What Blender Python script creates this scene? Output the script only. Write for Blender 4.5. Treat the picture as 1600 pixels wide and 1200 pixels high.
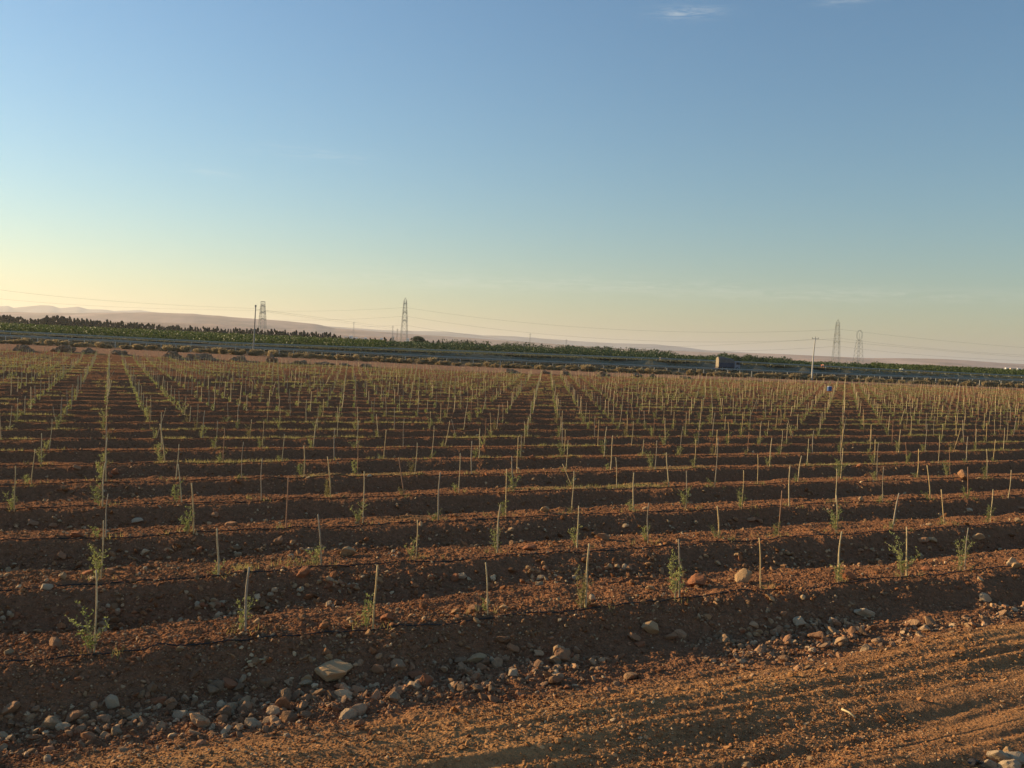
import bpy, math, random
import numpy as np
from mathutils import Vector, Matrix
random.seed(7); rng = np.random.default_rng(7)
scene = bpy.context.scene
for o in list(bpy.data.objects): bpy.data.objects.remove(o)

# ------------------------------------------------------------------ camera
F = 1375.0                       # focal length in pixels of a 1600 px wide picture
EYE = 4.62; PITCH = math.radians(2.24); ROLL = math.radians(2.40)
cp, sp, cr, sr = math.cos(PITCH), math.sin(PITCH), math.cos(ROLL), math.sin(ROLL)
fw = Vector((0, cp, -sp)); R0 = Vector((1, 0, 0)); U0 = Vector((0, sp, cp))
Rv = R0 * cr + U0 * sr; Uv = U0 * cr - R0 * sr
cd = bpy.data.cameras.new('camera'); cam = bpy.data.objects.new('camera', cd)
scene.collection.objects.link(cam)
M = Matrix((Rv, Uv, -fw)).transposed().to_4x4(); M.translation = Vector((0, 0, EYE))
cam.matrix_world = M
cd.sensor_width = 36; cd.lens = 36 * F / 1600; cd.clip_start = 0.1; cd.clip_end = 60000
scene.camera = cam

# ------------------------------------------------------------------ world and sun
SUN_AZ = math.radians(90 - 25)    # to the left of the view, a little ahead
SUN_EL = math.radians(13)
sdir = Vector((-math.sin(SUN_AZ) * math.cos(SUN_EL), math.cos(SUN_AZ) * math.cos(SUN_EL), math.sin(SUN_EL)))
w = bpy.data.worlds.new("World"); scene.world = w; w.use_nodes = True
nt = w.node_tree; nt.nodes.clear()
def N(t, typ, **kw):
    n = t.nodes.new(typ)
    for k, v in kw.items():
        if hasattr(n, k): setattr(n, k, v)
        else: n.inputs[k].default_value = v
    return n
sky = N(nt, 'ShaderNodeTexSky', sky_type='NISHITA', sun_disc=False, sun_elevation=SUN_EL,
        sun_rotation=-SUN_AZ, altitude=0, air_density=1.45, dust_density=.2, ozone_density=4.8)
bg = N(nt, 'ShaderNodeBackground', Strength=0.097)
out = N(nt, 'ShaderNodeOutputWorld')
# faint cirrus: wispy noise kept to a few places of the sky
geo = N(nt, 'ShaderNodeTexCoord')
def pix_dir(x, y):
    u = (x - 800) / F; v = (600 - y) / F
    return (Rv * u + Uv * v + fw).normalized()
mp = N(nt, 'ShaderNodeMapping'); mp.inputs['Scale'].default_value = (9, 9, 90)
nt.links.new(geo.outputs['Generated'], mp.inputs['Vector'])
nz = N(nt, 'ShaderNodeTexNoise', Scale=2.6, Detail=7, Roughness=0.68, Distortion=1.2)
nt.links.new(mp.outputs[0], nz.inputs['Vector'])
ramp = N(nt, 'ShaderNodeMapRange'); ramp.inputs['From Min'].default_value = .42; ramp.inputs['From Max'].default_value = .75
nt.links.new(nz.outputs['Fac'], ramp.inputs['Value'])
total = None
for (x, y, hw, hh, amp) in ((1075, 20, .030, .006, .42), (1320, 2, .022, .004, .3), (490, 240, .06, .006, .16), (335, 270, .035, .004, .16),
                       (1000, 446, .16, .006, .22), (1380, 462, .18, .006, .26), (640, 440, .3, .010, .10), (700, 430, .4, .02, .06)):
    d = pix_dir(x, y)
    side = Vector((d.y, -d.x, 0)).normalized(); up = side.cross(d)
    if y > 400: side = (side * 1 + up * (0.010)).normalized(); up = side.cross(d)
    def dotn(vec, s):
        a = N(nt, 'ShaderNodeVectorMath', operation='DOT_PRODUCT'); nt.links.new(geo.outputs['Generated'], a.inputs[0])
        a.inputs[1].default_value = vec
        o_ = float(vec.dot(d)) if hasattr(vec, 'dot') else 0
        b = N(nt, 'ShaderNodeMath', operation='SUBTRACT'); nt.links.new(a.outputs['Value'], b.inputs[0]); b.inputs[1].default_value = o_
        c = N(nt, 'ShaderNodeMath', operation='DIVIDE'); nt.links.new(b.outputs[0], c.inputs[0]); c.inputs[1].default_value = s
        e = N(nt, 'ShaderNodeMath', operation='POWER'); 
        ab = N(nt, 'ShaderNodeMath', operation='ABSOLUTE'); nt.links.new(c.outputs[0], ab.inputs[0])
        nt.links.new(ab.outputs[0], e.inputs[0]); e.inputs[1].default_value = 2
        return e
    e1_, e2_ = dotn(side, hw), dotn(up, hh)
    s_ = N(nt, 'ShaderNodeMath', operation='ADD'); nt.links.new(e1_.outputs[0], s_.inputs[0]); nt.links.new(e2_.outputs[0], s_.inputs[1])
    ng = N(nt, 'ShaderNodeMath', operation='MULTIPLY'); nt.links.new(s_.outputs[0], ng.inputs[0]); ng.inputs[1].default_value = -1
    ex = N(nt, 'ShaderNodeMath', operation='EXPONENT'); nt.links.new(ng.outputs[0], ex.inputs[0])
    am = N(nt, 'ShaderNodeMath', operation='MULTIPLY'); nt.links.new(ex.outputs[0], am.inputs[0]); am.inputs[1].default_value = amp
    # only in front (the dot products repeat behind the viewer)
    fr = N(nt, 'ShaderNodeVectorMath', operation='DOT_PRODUCT'); nt.links.new(geo.outputs['Generated'], fr.inputs[0]); fr.inputs[1].default_value = d
    gt = N(nt, 'ShaderNodeMath', operation='GREATER_THAN'); nt.links.new(fr.outputs['Value'], gt.inputs[0]); gt.inputs[1].default_value = 0
    a2 = N(nt, 'ShaderNodeMath', operation='MULTIPLY'); nt.links.new(am.outputs[0], a2.inputs[0]); nt.links.new(gt.outputs[0], a2.inputs[1])
    if total is None: total = a2
    else:
        t2 = N(nt, 'ShaderNodeMath', operation='ADD'); nt.links.new(total.outputs[0], t2.inputs[0]); nt.links.new(a2.outputs[0], t2.inputs[1]); total = t2
mm = N(nt, 'ShaderNodeMath', operation='MULTIPLY'); nt.links.new(total.outputs[0], mm.inputs[0]); nt.links.new(ramp.outputs[0], mm.inputs[1])
mx = N(nt, 'ShaderNodeMixRGB'); nt.links.new(mm.outputs[0], mx.inputs[0]); nt.links.new(sky.outputs[0], mx.inputs[1])
mx.inputs[2].default_value = (6.6, 6.4, 5.6, 1)
nt.links.new(mx.outputs[0], bg.inputs[0]); nt.links.new(bg.outputs[0], out.inputs[0])

sl = bpy.data.lights.new('sun', 'SUN'); sl.energy = 5.0; sl.angle = math.radians(0.55); sl.color = (1, .75, .41)
so = bpy.data.objects.new('sun', sl); scene.collection.objects.link(so)
so.rotation_euler = sdir.to_track_quat('Z', 'Y').to_euler(); so.location = (-60, 30, 60)
scene.view_settings.view_transform = 'Standard'; scene.view_settings.look = 'None'
scene.view_settings.exposure = 0.72; scene.view_settings.gamma = 1.0
scene.cycles.volume_bounces = 0; scene.cycles.volume_step_rate = 1.0

# ------------------------------------------------------------------ helpers
C = scene.collection
def hor(x):                       # picture row of the horizon
    v0 = -F * math.tan(PITCH); u = (x - 800 + v0 * sr) / cr
    return 600 + u * sr + v0 * cr
def ray(x, y):
    return Rv * ((x - 800) / F) + Uv * ((600 - y) / F) + fw
def ground_at(x, y, z=0.0):
    d = ray(x, y); t = (z - EYE) / d.z
    return d.x * t, d.y * t
def at_depth(x, y, Y):            # the point of that pixel's ray at distance Y
    d = ray(x, y); t = Y / d.y
    return Vector((d.x * t, Y, EYE + d.z * t))
def project(X, Y, Z):
    p = Vector((X, Y, Z - EYE)); f = p.dot(fw)
    return 800 + F * p.dot(Rv) / f, 600 - F * p.dot(Uv) / f
ONES = ['', 'first', 'second', 'third', 'fourth', 'fifth', 'sixth', 'seventh', 'eighth', 'ninth', 'tenth', 'eleventh', 'twelfth', 'thirteenth',
        'fourteenth', 'fifteenth', 'sixteenth', 'seventeenth', 'eighteenth', 'nineteenth']
TENS = ['', '', 'twenty', 'thirty', 'forty', 'fifty', 'sixty', 'seventy', 'eighty', 'ninety']
TTH = ['', '', 'twentieth', 'thirtieth', 'fortieth', 'fiftieth', 'sixtieth', 'seventieth', 'eightieth', 'ninetieth']
def nth(n):
    if n < 20: return ONES[n]
    if n < 100: return TTH[n // 10] if n % 10 == 0 else TENS[n // 10] + '-' + ONES[n % 10]
    if n == 100: return 'hundredth'
    if n < 200: return 'hundred and ' + nth(n - 100)
    return 'two hundred and ' + nth(n - 200)
def hash2(ix, iy, seed):
    h = (ix.astype(np.int64) * 374761393 + iy.astype(np.int64) * 668265263 + seed * 1442695041) & 0xFFFFFFFF
    h = ((h ^ (h >> 13)) * 1274126177) & 0xFFFFFFFF
    return ((h ^ (h >> 16)) & 0xFFFF) / 65535.0
def vnoise(x, y, seed=0):
    xi, yi = np.floor(x), np.floor(y); fx, fy = x - xi, y - yi
    fx = fx * fx * (3 - 2 * fx); fy = fy * fy * (3 - 2 * fy)
    a = hash2(xi, yi, seed); b = hash2(xi + 1, yi, seed); c = hash2(xi, yi + 1, seed); d = hash2(xi + 1, yi + 1, seed)
    return (a * (1 - fx) + b * fx) * (1 - fy) + (c * (1 - fx) + d * fx) * fy - 0.5
def fbm(x, y, seed=0, octv=4, gain=.5):
    s = 0; a = 1
    for i in range(octv):
        s = s + a * vnoise(x * 2 ** i + 17.3 * i, y * 2 ** i - 9.1 * i, seed + i); a *= gain
    return s
def sstep(a, b, x):
    t = np.clip((x - a) / (b - a), 0, 1); return t * t * (3 - 2 * t)
def mesh_np(name, V, Fc, mat, parent=None, smooth=False, col=None, link=True, flen=None):
    V = np.asarray(V, np.float32); Fc = np.asarray(Fc, np.int32); k = Fc.shape[1]
    me = bpy.data.meshes.new(name); me.vertices.add(len(V)); me.vertices.foreach_set('co', V.ravel())
    me.loops.add(Fc.size); me.loops.foreach_set('vertex_index', Fc.ravel())
    me.polygons.add(len(Fc)); me.polygons.foreach_set('loop_start', np.arange(0, Fc.size, k, dtype=np.int32))
    if smooth: me.polygons.foreach_set('use_smooth', np.ones(len(Fc), bool))
    else: me.polygons.foreach_set('use_smooth', np.zeros(len(Fc), bool))
    if col is not None:
        a = me.color_attributes.new('tint', 'FLOAT_COLOR', 'POINT')
        cc = np.ones((len(V), 4), np.float32); cc[:, :3] = col; a.data.foreach_set('color', cc.ravel())
    me.update(calc_edges=True); me.materials.append(mat)
    if not link: return me
    o = bpy.data.objects.new(name, me); C.objects.link(o)
    if parent: o.parent = parent
    return o
def tag(o, label=None, cat=None, group=None, kind=None):
    if label: o['label'] = label
    if cat: o['category'] = cat
    if group: o['group'] = group
    if kind: o['kind'] = kind
    return o
def empty(name, loc=(0, 0, 0), rz=0):
    o = bpy.data.objects.new(name, None); C.objects.link(o); o.location = loc; o.rotation_euler = (0, 0, rz)
    o.empty_display_size = .2; return o
def copy_obj(src, parent=None, name=None):
    o = src.copy(); C.objects.link(o)
    if parent: o.parent = parent
    return o
class MB:                          # collects triangles and quads (quads stored, triangles repeat a corner as tri list)
    def __init__(s): s.v = []; s.f = []
    def add(s, V, Fc):
        b = len(s.v); s.v += [tuple(p) for p in V]; s.f += [tuple(i + b for i in f) for f in Fc]
    def box(s, x0, x1, y0, y1, z0, z1, tx=0, ty=0):
        s.add([(x0, y0, z0), (x1, y0, z0), (x1, y1, z0), (x0, y1, z0), (x0 + tx, y0 + ty, z1), (x1 - tx, y0 + ty, z1), (x1 - tx, y1 - ty, z1), (x0 + tx, y1 - ty, z1)],
              [(3, 2, 1, 0), (4, 5, 6, 7), (0, 1, 5, 4), (1, 2, 6, 5), (2, 3, 7, 6), (3, 0, 4, 7)])
    def tube(s, pts, rad, n=6):
        pts = [Vector(p) for p in pts]; rs = rad if isinstance(rad, (list, tuple)) else [rad] * len(pts)
        ring = []
        for i, p in enumerate(pts):
            d = (pts[min(i + 1, len(pts) - 1)] - pts[max(i - 1, 0)]).normalized()
            a = d.cross(Vector((0.31, 0.2, 0.93)) if abs(d.z) < .8 else Vector((1, .1, 0))).normalized(); b = d.cross(a)
            ring += [p + (a * math.cos(2 * math.pi * j / n) + b * math.sin(2 * math.pi * j / n)) * rs[i] for j in range(n)]
        fs = []
        for i in range(len(pts) - 1):
            for j in range(n):
                fs.append((i * n + j, i * n + (j + 1) % n, (i + 1) * n + (j + 1) % n, (i + 1) * n + j))
        fs.append(tuple(range(n))[::-1]); fs.append(tuple((len(pts) - 1) * n + j for j in range(n)))
        s.add(ring, fs)
    def lathe(s, prof, n=16, axis='z', c=(0, 0, 0)):
        V = []
        for r, h in prof:
            for j in range(n):
                a = 2 * math.pi * j / n; x, y = r * math.cos(a), r * math.sin(a)
                V.append((c[0] + x, c[1] + y, c[2] + h) if axis == 'z' else ((c[0] + h, c[1] + x, c[2] + y) if axis == 'x' else (c[0] + x, c[1] + h, c[2] + y)))
        fs = [(i * n + j, i * n + (j + 1) % n, (i + 1) * n + (j + 1) % n, (i + 1) * n + j) for i in range(len(prof) - 1) for j in range(n)]
        fs += [tuple(range(n))[::-1], tuple((len(prof) - 1) * n + j for j in range(n))]
        s.add(V, fs)
    def build(s, name, mat, parent=None, smooth=False, bevel=0):
        me = bpy.data.meshes.new(name); me.from_pydata(s.v, [], s.f); me.materials.append(mat)
        if smooth:
            for p in me.polygons: p.use_smooth = True
        me.update(); o = bpy.data.objects.new(name, me); C.objects.link(o)
        if parent: o.parent = parent
        if bevel:
            m = o.modifiers.new('b', 'BEVEL'); m.width = bevel; m.segments = 2; m.limit_method = 'ANGLE'
        return o

# ------------------------------------------------------------------ materials
def mat_new(name):
    m = bpy.data.materials.new(name); m.use_nodes = True; t = m.node_tree; t.nodes.clear()
    o = t.nodes.new('ShaderNodeOutputMaterial'); return m, t, o
def simple(name, c, rough=.7, var=.25, scale=6, metal=0, bump=0.0, c2=None, detail=4, spec=.3):
    m, t, o = mat_new(name)
    p = N(t, 'ShaderNodeBsdfPrincipled'); p.inputs['Roughness'].default_value = rough; p.inputs['Metallic'].default_value = metal
    p.inputs['Specular IOR Level'].default_value = spec
    tc = N(t, 'ShaderNodeTexCoord'); n = N(t, 'ShaderNodeTexNoise', Scale=scale, Detail=detail, Roughness=.6); t.links.new(tc.outputs['Object'], n.inputs['Vector'])
    mr = N(t, 'ShaderNodeMapRange'); mr.inputs['From Min'].default_value = .3; mr.inputs['From Max'].default_value = .7; t.links.new(n.outputs['Fac'], mr.inputs['Value'])
    r = N(t, 'ShaderNodeMixRGB'); t.links.new(mr.outputs[0], r.inputs[0])
    a = c2 if c2 else tuple(x * (1 - var) for x in c)
    b = c if c2 else tuple(x * (1 + var) for x in c)
    r.inputs[1].default_value = (*a, 1); r.inputs[2].default_value = (*b, 1)
    t.links.new(r.outputs[0], p.inputs['Base Color'])
    if bump:
        bn = N(t, 'ShaderNodeBump'); bn.inputs['Distance'].default_value = bump; t.links.new(n.outputs['Fac'], bn.inputs['Height']); t.links.new(bn.outputs[0], p.inputs['Normal'])
    t.links.new(p.outputs[0], o.inputs[0]); return m
def tinted(name, rough=.95, fine=14, amt=.35, bump=.02, fine2=60, spec=.1, pebbles=False):
    """colour attribute 'tint' times fine noise in object space"""
    m, t, o = mat_new(name)
    p = N(t, 'ShaderNodeBsdfPrincipled', Roughness=rough); p.inputs['Specular IOR Level'].default_value = spec
    at = N(t, 'ShaderNodeAttribute', attribute_name='tint')
    tc = N(t, 'ShaderNodeTexCoord')
    n1 = N(t, 'ShaderNodeTexNoise', Scale=fine, Detail=6, Roughness=.7); t.links.new(tc.outputs['Object'], n1.inputs['Vector'])
    n2 = N(t, 'ShaderNodeTexVoronoi', Scale=fine2); t.links.new(tc.outputs['Object'], n2.inputs['Vector'])
    mr = N(t, 'ShaderNodeMapRange'); mr.inputs['From Min'].default_value = .25; mr.inputs['From Max'].default_value = .75
    mr.inputs['To Min'].default_value = 1 - amt; mr.inputs['To Max'].default_value = 1 + amt
    t.links.new(n1.outputs['Fac'], mr.inputs['Value'])
    last = mr.outputs[0]; peb = []
    if pebbles:
        for sc_, thr, lo, hi in ((9, .80, .80, 1.75), (21, .72, .75, 1.6), (48, .62, .75, 1.45)):
            vo = N(t, 'ShaderNodeTexVoronoi', Scale=sc_); t.links.new(tc.outputs['Object'], vo.inputs['Vector'])
            sep = N(t, 'ShaderNodeSeparateColor'); t.links.new(vo.outputs['Color'], sep.inputs[0])
            g1 = N(t, 'ShaderNodeMath', operation='GREATER_THAN'); t.links.new(sep.outputs[0], g1.inputs[0]); g1.inputs[1].default_value = thr
            g2 = N(t, 'ShaderNodeMapRange'); t.links.new(vo.outputs['Distance'], g2.inputs['Value']); g2.inputs['From Min'].default_value = .42; g2.inputs['From Max'].default_value = .30
            g3 = N(t, 'ShaderNodeMath', operation='MULTIPLY'); t.links.new(g1.outputs[0], g3.inputs[0]); t.links.new(g2.outputs[0], g3.inputs[1])
            v1 = N(t, 'ShaderNodeMapRange'); t.links.new(sep.outputs[1], v1.inputs['Value']); v1.inputs['To Min'].default_value = lo; v1.inputs['To Max'].default_value = hi
            mm_ = N(t, 'ShaderNodeMixRGB'); t.links.new(g3.outputs[0], mm_.inputs[0]); mm_.inputs[1].default_value = (1, 1, 1, 1); t.links.new(v1.outputs[0], mm_.inputs[2])
            m3_ = N(t, 'ShaderNodeMath', operation='MULTIPLY'); t.links.new(last, m3_.inputs[0]); t.links.new(mm_.outputs[0], m3_.inputs[1]); last = m3_.outputs[0]; peb.append((g3, 9.0 / sc_))
    mu = N(t, 'ShaderNodeVectorMath', operation='SCALE'); t.links.new(at.outputs['Color'], mu.inputs[0]); t.links.new(last, mu.inputs['Scale'])
    t.links.new(mu.outputs[0], p.inputs['Base Color'])
    ad = N(t, 'ShaderNodeMath', operation='ADD'); t.links.new(n1.outputs['Fac'], ad.inputs[0])
    ms = N(t, 'ShaderNodeMath', operation='MULTIPLY'); t.links.new(n2.outputs['Distance'], ms.inputs[0]); ms.inputs[1].default_value = -.5
    t.links.new(ms.outputs[0], ad.inputs[1])
    for g, h_ in peb:
        q_ = N(t, 'ShaderNodeMath', operation='MULTIPLY_ADD'); t.links.new(g.outputs[0], q_.inputs[0]); q_.inputs[1].default_value = .8 * h_; t.links.new(ad.outputs[0], q_.inputs[2]); ad = q_
    bn = N(t, 'ShaderNodeBump'); bn.inputs['Distance'].default_value = bump; bn.inputs['Strength'].default_value = 1
    t.links.new(ad.outputs[0], bn.inputs['Height']); t.links.new(bn.outputs[0], p.inputs['Normal'])
    t.links.new(p.outputs[0], o.inputs[0]); return m
def leafy(name, c, c2, trans=.45, scale=3, rough=.6):
    m, t, o = mat_new(name)
    p = N(t, 'ShaderNodeBsdfPrincipled', Roughness=rough); p.inputs['Specular IOR Level'].default_value = .3
    tr = N(t, 'ShaderNodeBsdfTranslucent'); mxs = N(t, 'ShaderNodeMixShader'); mxs.inputs[0].default_value = trans
    tc = N(t, 'ShaderNodeTexCoord'); n = N(t, 'ShaderNodeTexNoise', Scale=scale, Detail=3); t.links.new(tc.outputs['Object'], n.inputs['Vector'])
    oi = N(t, 'ShaderNodeObjectInfo')
    ad = N(t, 'ShaderNodeMath', operation='MULTIPLY_ADD'); t.links.new(oi.outputs['Random'], ad.inputs[0]); ad.inputs[1].default_value = .5
    t.links.new(n.outputs['Fac'], ad.inputs[2])
    mr = N(t, 'ShaderNodeMapRange'); mr.inputs['From Min'].default_value = .45; mr.inputs['From Max'].default_value = 1.0; t.links.new(ad.outputs[0], mr.inputs['Value'])
    r = N(t, 'ShaderNodeMixRGB'); t.links.new(mr.outputs[0], r.inputs[0]); r.inputs[1].default_value = (*c, 1); r.inputs[2].default_value = (*c2, 1)
    t.links.new(r.outputs[0], p.inputs['Base Color']); t.links.new(r.outputs[0], tr.inputs['Color'])
    t.links.new(p.outputs[0], mxs.inputs[1]); t.links.new(tr.outputs[0], mxs.inputs[2]); t.links.new(mxs.outputs[0], o.inputs[0]); return m
M_ground = tinted('red_soil', spec=0, fine=9, amt=.35, bump=.035, fine2=26, pebbles=True)
M_stone = tinted('stone', rough=.9, fine=22, amt=.28, bump=.012, fine2=45, spec=.06)
M_clod = tinted('clod', spec=0, fine=30, amt=.3, bump=.01, fine2=60)
M_hill = tinted('hill_ground', spec=0, fine=.004, amt=.22, bump=.0, fine2=.02)
M_wood = simple('pale_wood', (.72, .56, .31), rough=.75, scale=14, c2=(.42, .31, .16), bump=.002)
M_woodr = simple('reddish_wood', (.42, .22, .12), rough=.7, scale=18, c2=(.26, .14, .08))
M_wood2 = simple('weathered_wood', (.46, .37, .25), rough=.8, scale=14, c2=(.27, .21, .14))
M_wood3 = simple('golden_wood', (.74, .52, .24), rough=.7, scale=14, c2=(.45, .30, .13))
M_leaf = leafy('olive_leaf', (.17, .21, .06), (.38, .38, .13), .5)
M_leafy = leafy('yellow_leaf', (.20, .17, .05), (.30, .26, .10), .4)
M_bark = simple('young_bark', (.30, .24, .15), scale=20)
M_hose = simple('black_hose', (.035, .028, .024), rough=.55, scale=4)
M_grass = leafy('dry_grass', (.20, .19, .06), (.36, .30, .11), .5, scale=.8)
M_conc = simple('concrete', (.50, .47, .41), rough=.85, scale=3, var=.15)
M_pole = simple('grey_pole', (.30, .28, .25), rough=.8, scale=3, var=.15)
M_galv = simple('galvanised_steel', (.33, .33, .30), rough=.7, scale=3, var=.12)
M_asph = simple('asphalt', (.12, .105, .08), rough=1, spec=0, scale=1.2, var=.2)
M_line = simple('road_paint', (.6, .6, .58), rough=.6, scale=2, var=.1)
M_cable = simple('cable', (.10, .10, .10), rough=.5, scale=1)
M_white = simple('white_wall', (.72, .70, .66), rough=.8, scale=1, var=.08)
M_orange = simple('orange_wall', (.62, .20, .10), rough=.75, scale=1, var=.12)
M_cream = simple('cream_wall', (.66, .50, .32), rough=.8, scale=1, var=.1)
M_pinkw = simple('faded_red_wall', (.46, .22, .17), rough=.8, scale=1, var=.12)
M_brownw = simple('brown_wall', (.22, .14, .10), rough=.8, scale=1, var=.15)
M_roof = simple('sheet_roof', (.42, .40, .38), rough=.6, scale=1, var=.1)
M_dark = simple('dark_opening', (.03, .03, .035), rough=.5, scale=2)
M_cyp = leafy('cypress_leaf', (.016, .024, .014), (.032, .042, .022), .15, scale=.5)
M_trunk = simple('bark', (.16, .11, .075), scale=5)
M_orch = leafy('orchard_leaf', (.06, .085, .02), (.115, .135, .034), .35, scale=.12)
M_orchd = leafy('dark_orchard_leaf', (.03, .055, .018), (.055, .085, .028), .25, scale=.12)
M_bush = leafy('dry_bush_leaf', (.30, .22, .11), (.46, .34, .18), .45, scale=1.2)
M_heap = tinted('heap_soil', fine=5, amt=.35, bump=.06, fine2=10)

# ------------------------------------------------------------------ field lattice
ANG = math.radians(24.64); E1 = np.array([math.cos(ANG), math.sin(ANG)]); E2 = np.array([-math.sin(ANG), math.cos(ANG)])
A_SP, B_SP = 2.023, 4.0
O = np.array([-5.824, 12.587])
def lat(k, r): return O + k * A_SP * E1 + r * B_SP * E2
def to_lat(X, Y):
    dx, dy = X - O[0], Y - O[1]
    return (dx * E1[0] + dy * E1[1]) / A_SP, (dx * E2[0] + dy * E2[1]) / B_SP
EDX = np.array([-260., -160., -94., 0., 126., 260., 400.]); EDY = np.array([150., 155., 160., 170., 216., 262., 300.])
def field_edge(X): return np.interp(X, EDX, EDY)
FS = 0.175                         # the highway recedes to the right
RX = np.array([-500., -250., -115., -70., 0., 60., 100., 150., 400.])
ZN = np.array([3.3, 3.0, 2.5, 2.1, 1.50, 1.40, 1.35, 1.6, 1.8])     # near carriageway level
ZF = np.array([3.9, 3.7, 3.3, 2.8, 3.2, 3.3, 2.9, 2.6, 2.6])      # far carriageway level
def terrain(X, Y):
    """large forms, without the ridges"""
    D = np.maximum(Y, 1.0); u = np.clip(X / D, -.9, .9); q = Y - FS * X
    z = np.zeros_like(Y)
    rise = sstep(.10, -.62, u)
    z = z + sstep(150, 200, q) * (.25 + 1.15 * rise)
    foot = z.copy()
    zn = np.interp(X, RX, ZN); zf = np.interp(X, RX, ZF)
    z = z + (zn - z) * sstep(206, 212, q)
    z = z + (zf - z) * sstep(223.5, 227, q)
    # beyond the road: orchards and the plain, given as apparent height over distance
    us = np.array([-.9, -.60, -.44, -.29, -.19, -.1, 0, .15, .25, .39, .6, .9])
    o3 = np.array([1., -3.5, -3.5, -4., -4.5, -4.5, -4., -7., -9., -11., -11., -12.])      # D = 300
    o6 = np.array([5., 3.0, 2.0, .5, -.5, 2., 0., -1., -2., -3., -4., -4.])               # D = 620
    o15 = np.array([8., 8., 8., 9., 7., 5., 3., 2., 1., 0., -1., -1.])                  # D = 1500
    o40 = np.array([6., 7., 7., 8., 6., 5., 4., 3., 2., 1., 0., 0.])                    # D = 4000
    def zz(o, d): return EYE + np.interp(u, us, o) * d / F
    ds = [240., 300., 620., 1500., 4000., 20000.]
    zs = [zf, zz(o3, 300), zz(o6, 620), zz(o15, 1500), zz(o40, 4000), zz(o40 * 0, 20000)]
    far = zs[0] * np.ones_like(Y)
    for i in range(5):
        t = np.clip((D - ds[i]) / (ds[i + 1] - ds[i]), 0, 1); far = np.where(D > ds[i], zs[i] * (1 - t) + zs[i + 1] * t, far)
    t = sstep(244, 262, q)
    z = z * (1 - t) + np.where(D > 1, far, z) * t
    z = np.where(Y < 60, 0, z)
    return z
def ridge(X, Y):
    k, r = to_lat(X, Y)
    edge = field_edge(X)
    fade = sstep(edge + 1.5, edge - 1.5, Y) * sstep(-150, -130, X)
    wob = .10 * vnoise(k * .35, r * 0 + np.round(r) * 3.1, 5) + .05 * vnoise(k * 1.3, np.round(r) * 7.7, 6)
    rr = r + wob * .6
    t = (rr - np.floor(rr)) * 4.0
    amp = .31 * (1 + 1.0 * vnoise(k * .45, np.floor(rr) * 5.3, 9))
    slump = .6 * fbm(k * .8, np.floor(rr) * 3.3 + t * .15, 13, 3)
    down = sstep(1.15, 2.35, t + .6 * slump); up = sstep(2.55, 3.66, t + slump * sstep(3.95, 3.3, t))
    prof = -.10 * np.minimum(t, 1.0) - amp * down + (amp + .10) * up
    # front of the first ridge: rubble ditch, then the track
    tt = rr * 4.0
    amp0 = .38 * (1 + .5 * vnoise(k * .4, k * 0, 11)); tt_ = tt + .4 * fbm(k * .7, k * 0 + 2, 14, 3)
    prof0 = -amp0 * sstep(-.3, -1.5, tt_) + .20 * sstep(-2.3, -3.6, tt)
    P = np.where(tt < 0, prof0, prof)
    return P * fade, tt, k, fade
def height(X, Y, fine=True):
    X = np.asarray(X, float); Y = np.asarray(Y, float)
    z = terrain(X, Y); P, tt, k, fade = ridge(X, Y); z = z + P
    if fine:
        D = np.hypot(X, Y)
        fall = 1 / (1 + D / 140)
        a, b = k * A_SP, tt       # metres along and across the ridges
        band = sstep(.04, .3, fbm(a * .16, b * .75, 64, 3))
        n = .050 * fbm(X * 1.1, Y * 1.1, 20, 3) + .055 * fbm(a * .55, b * 2.6, 30, 3) + .034 * fbm(X * 5.5, Y * 5.5, 40, 3, .6)
        rough = .036 * np.abs(vnoise(X * 9, Y * 9, 50)) + .026 * vnoise(X * 19, Y * 19, 51) + .016 * vnoise(X * 37, Y * 37, 52)
        tr = sstep(-2.4, -3.4, tt) * (Y < 60)
        ruts = 1.15 * tr * (.15 * vnoise(a * .08, b * .95 + .25 * vnoise(a * .3, b * 0, 66), 60) + .17 * vnoise(a * .13, b * 2.1, 61) + .075 * vnoise(a * .28, b * 5.0, 62) + .03 * vnoise(a * .9, b * 9.0, 63))
        clump = .10 * np.maximum(0, vnoise(X * 1.8, Y * 1.8, 70) - .16) * 2
        z = z + (n * (1 - .65 * tr) + rough * (1 - tr * (1 - .7 * band) ) * (1 - .2 * tr) + clump * (1 - tr)) * fall * np.where(Y < 400, 1, 0) + ruts
    return z
def hgt(x, y, fine=True): return float(height(np.array([x]), np.array([y]), fine)[0])

def ground_hit(x, y):
    d = ray(x, y); D = 1 / np.linspace(1 / 7.0, 1 / 300, 6000); t = D / d.y
    X, Y, Z = d.x * t, d.y * t, EYE + d.z * t; i = int(np.argmax(Z < height(X, Y, False)))
    return float(X[i]), float(Y[i])

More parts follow.
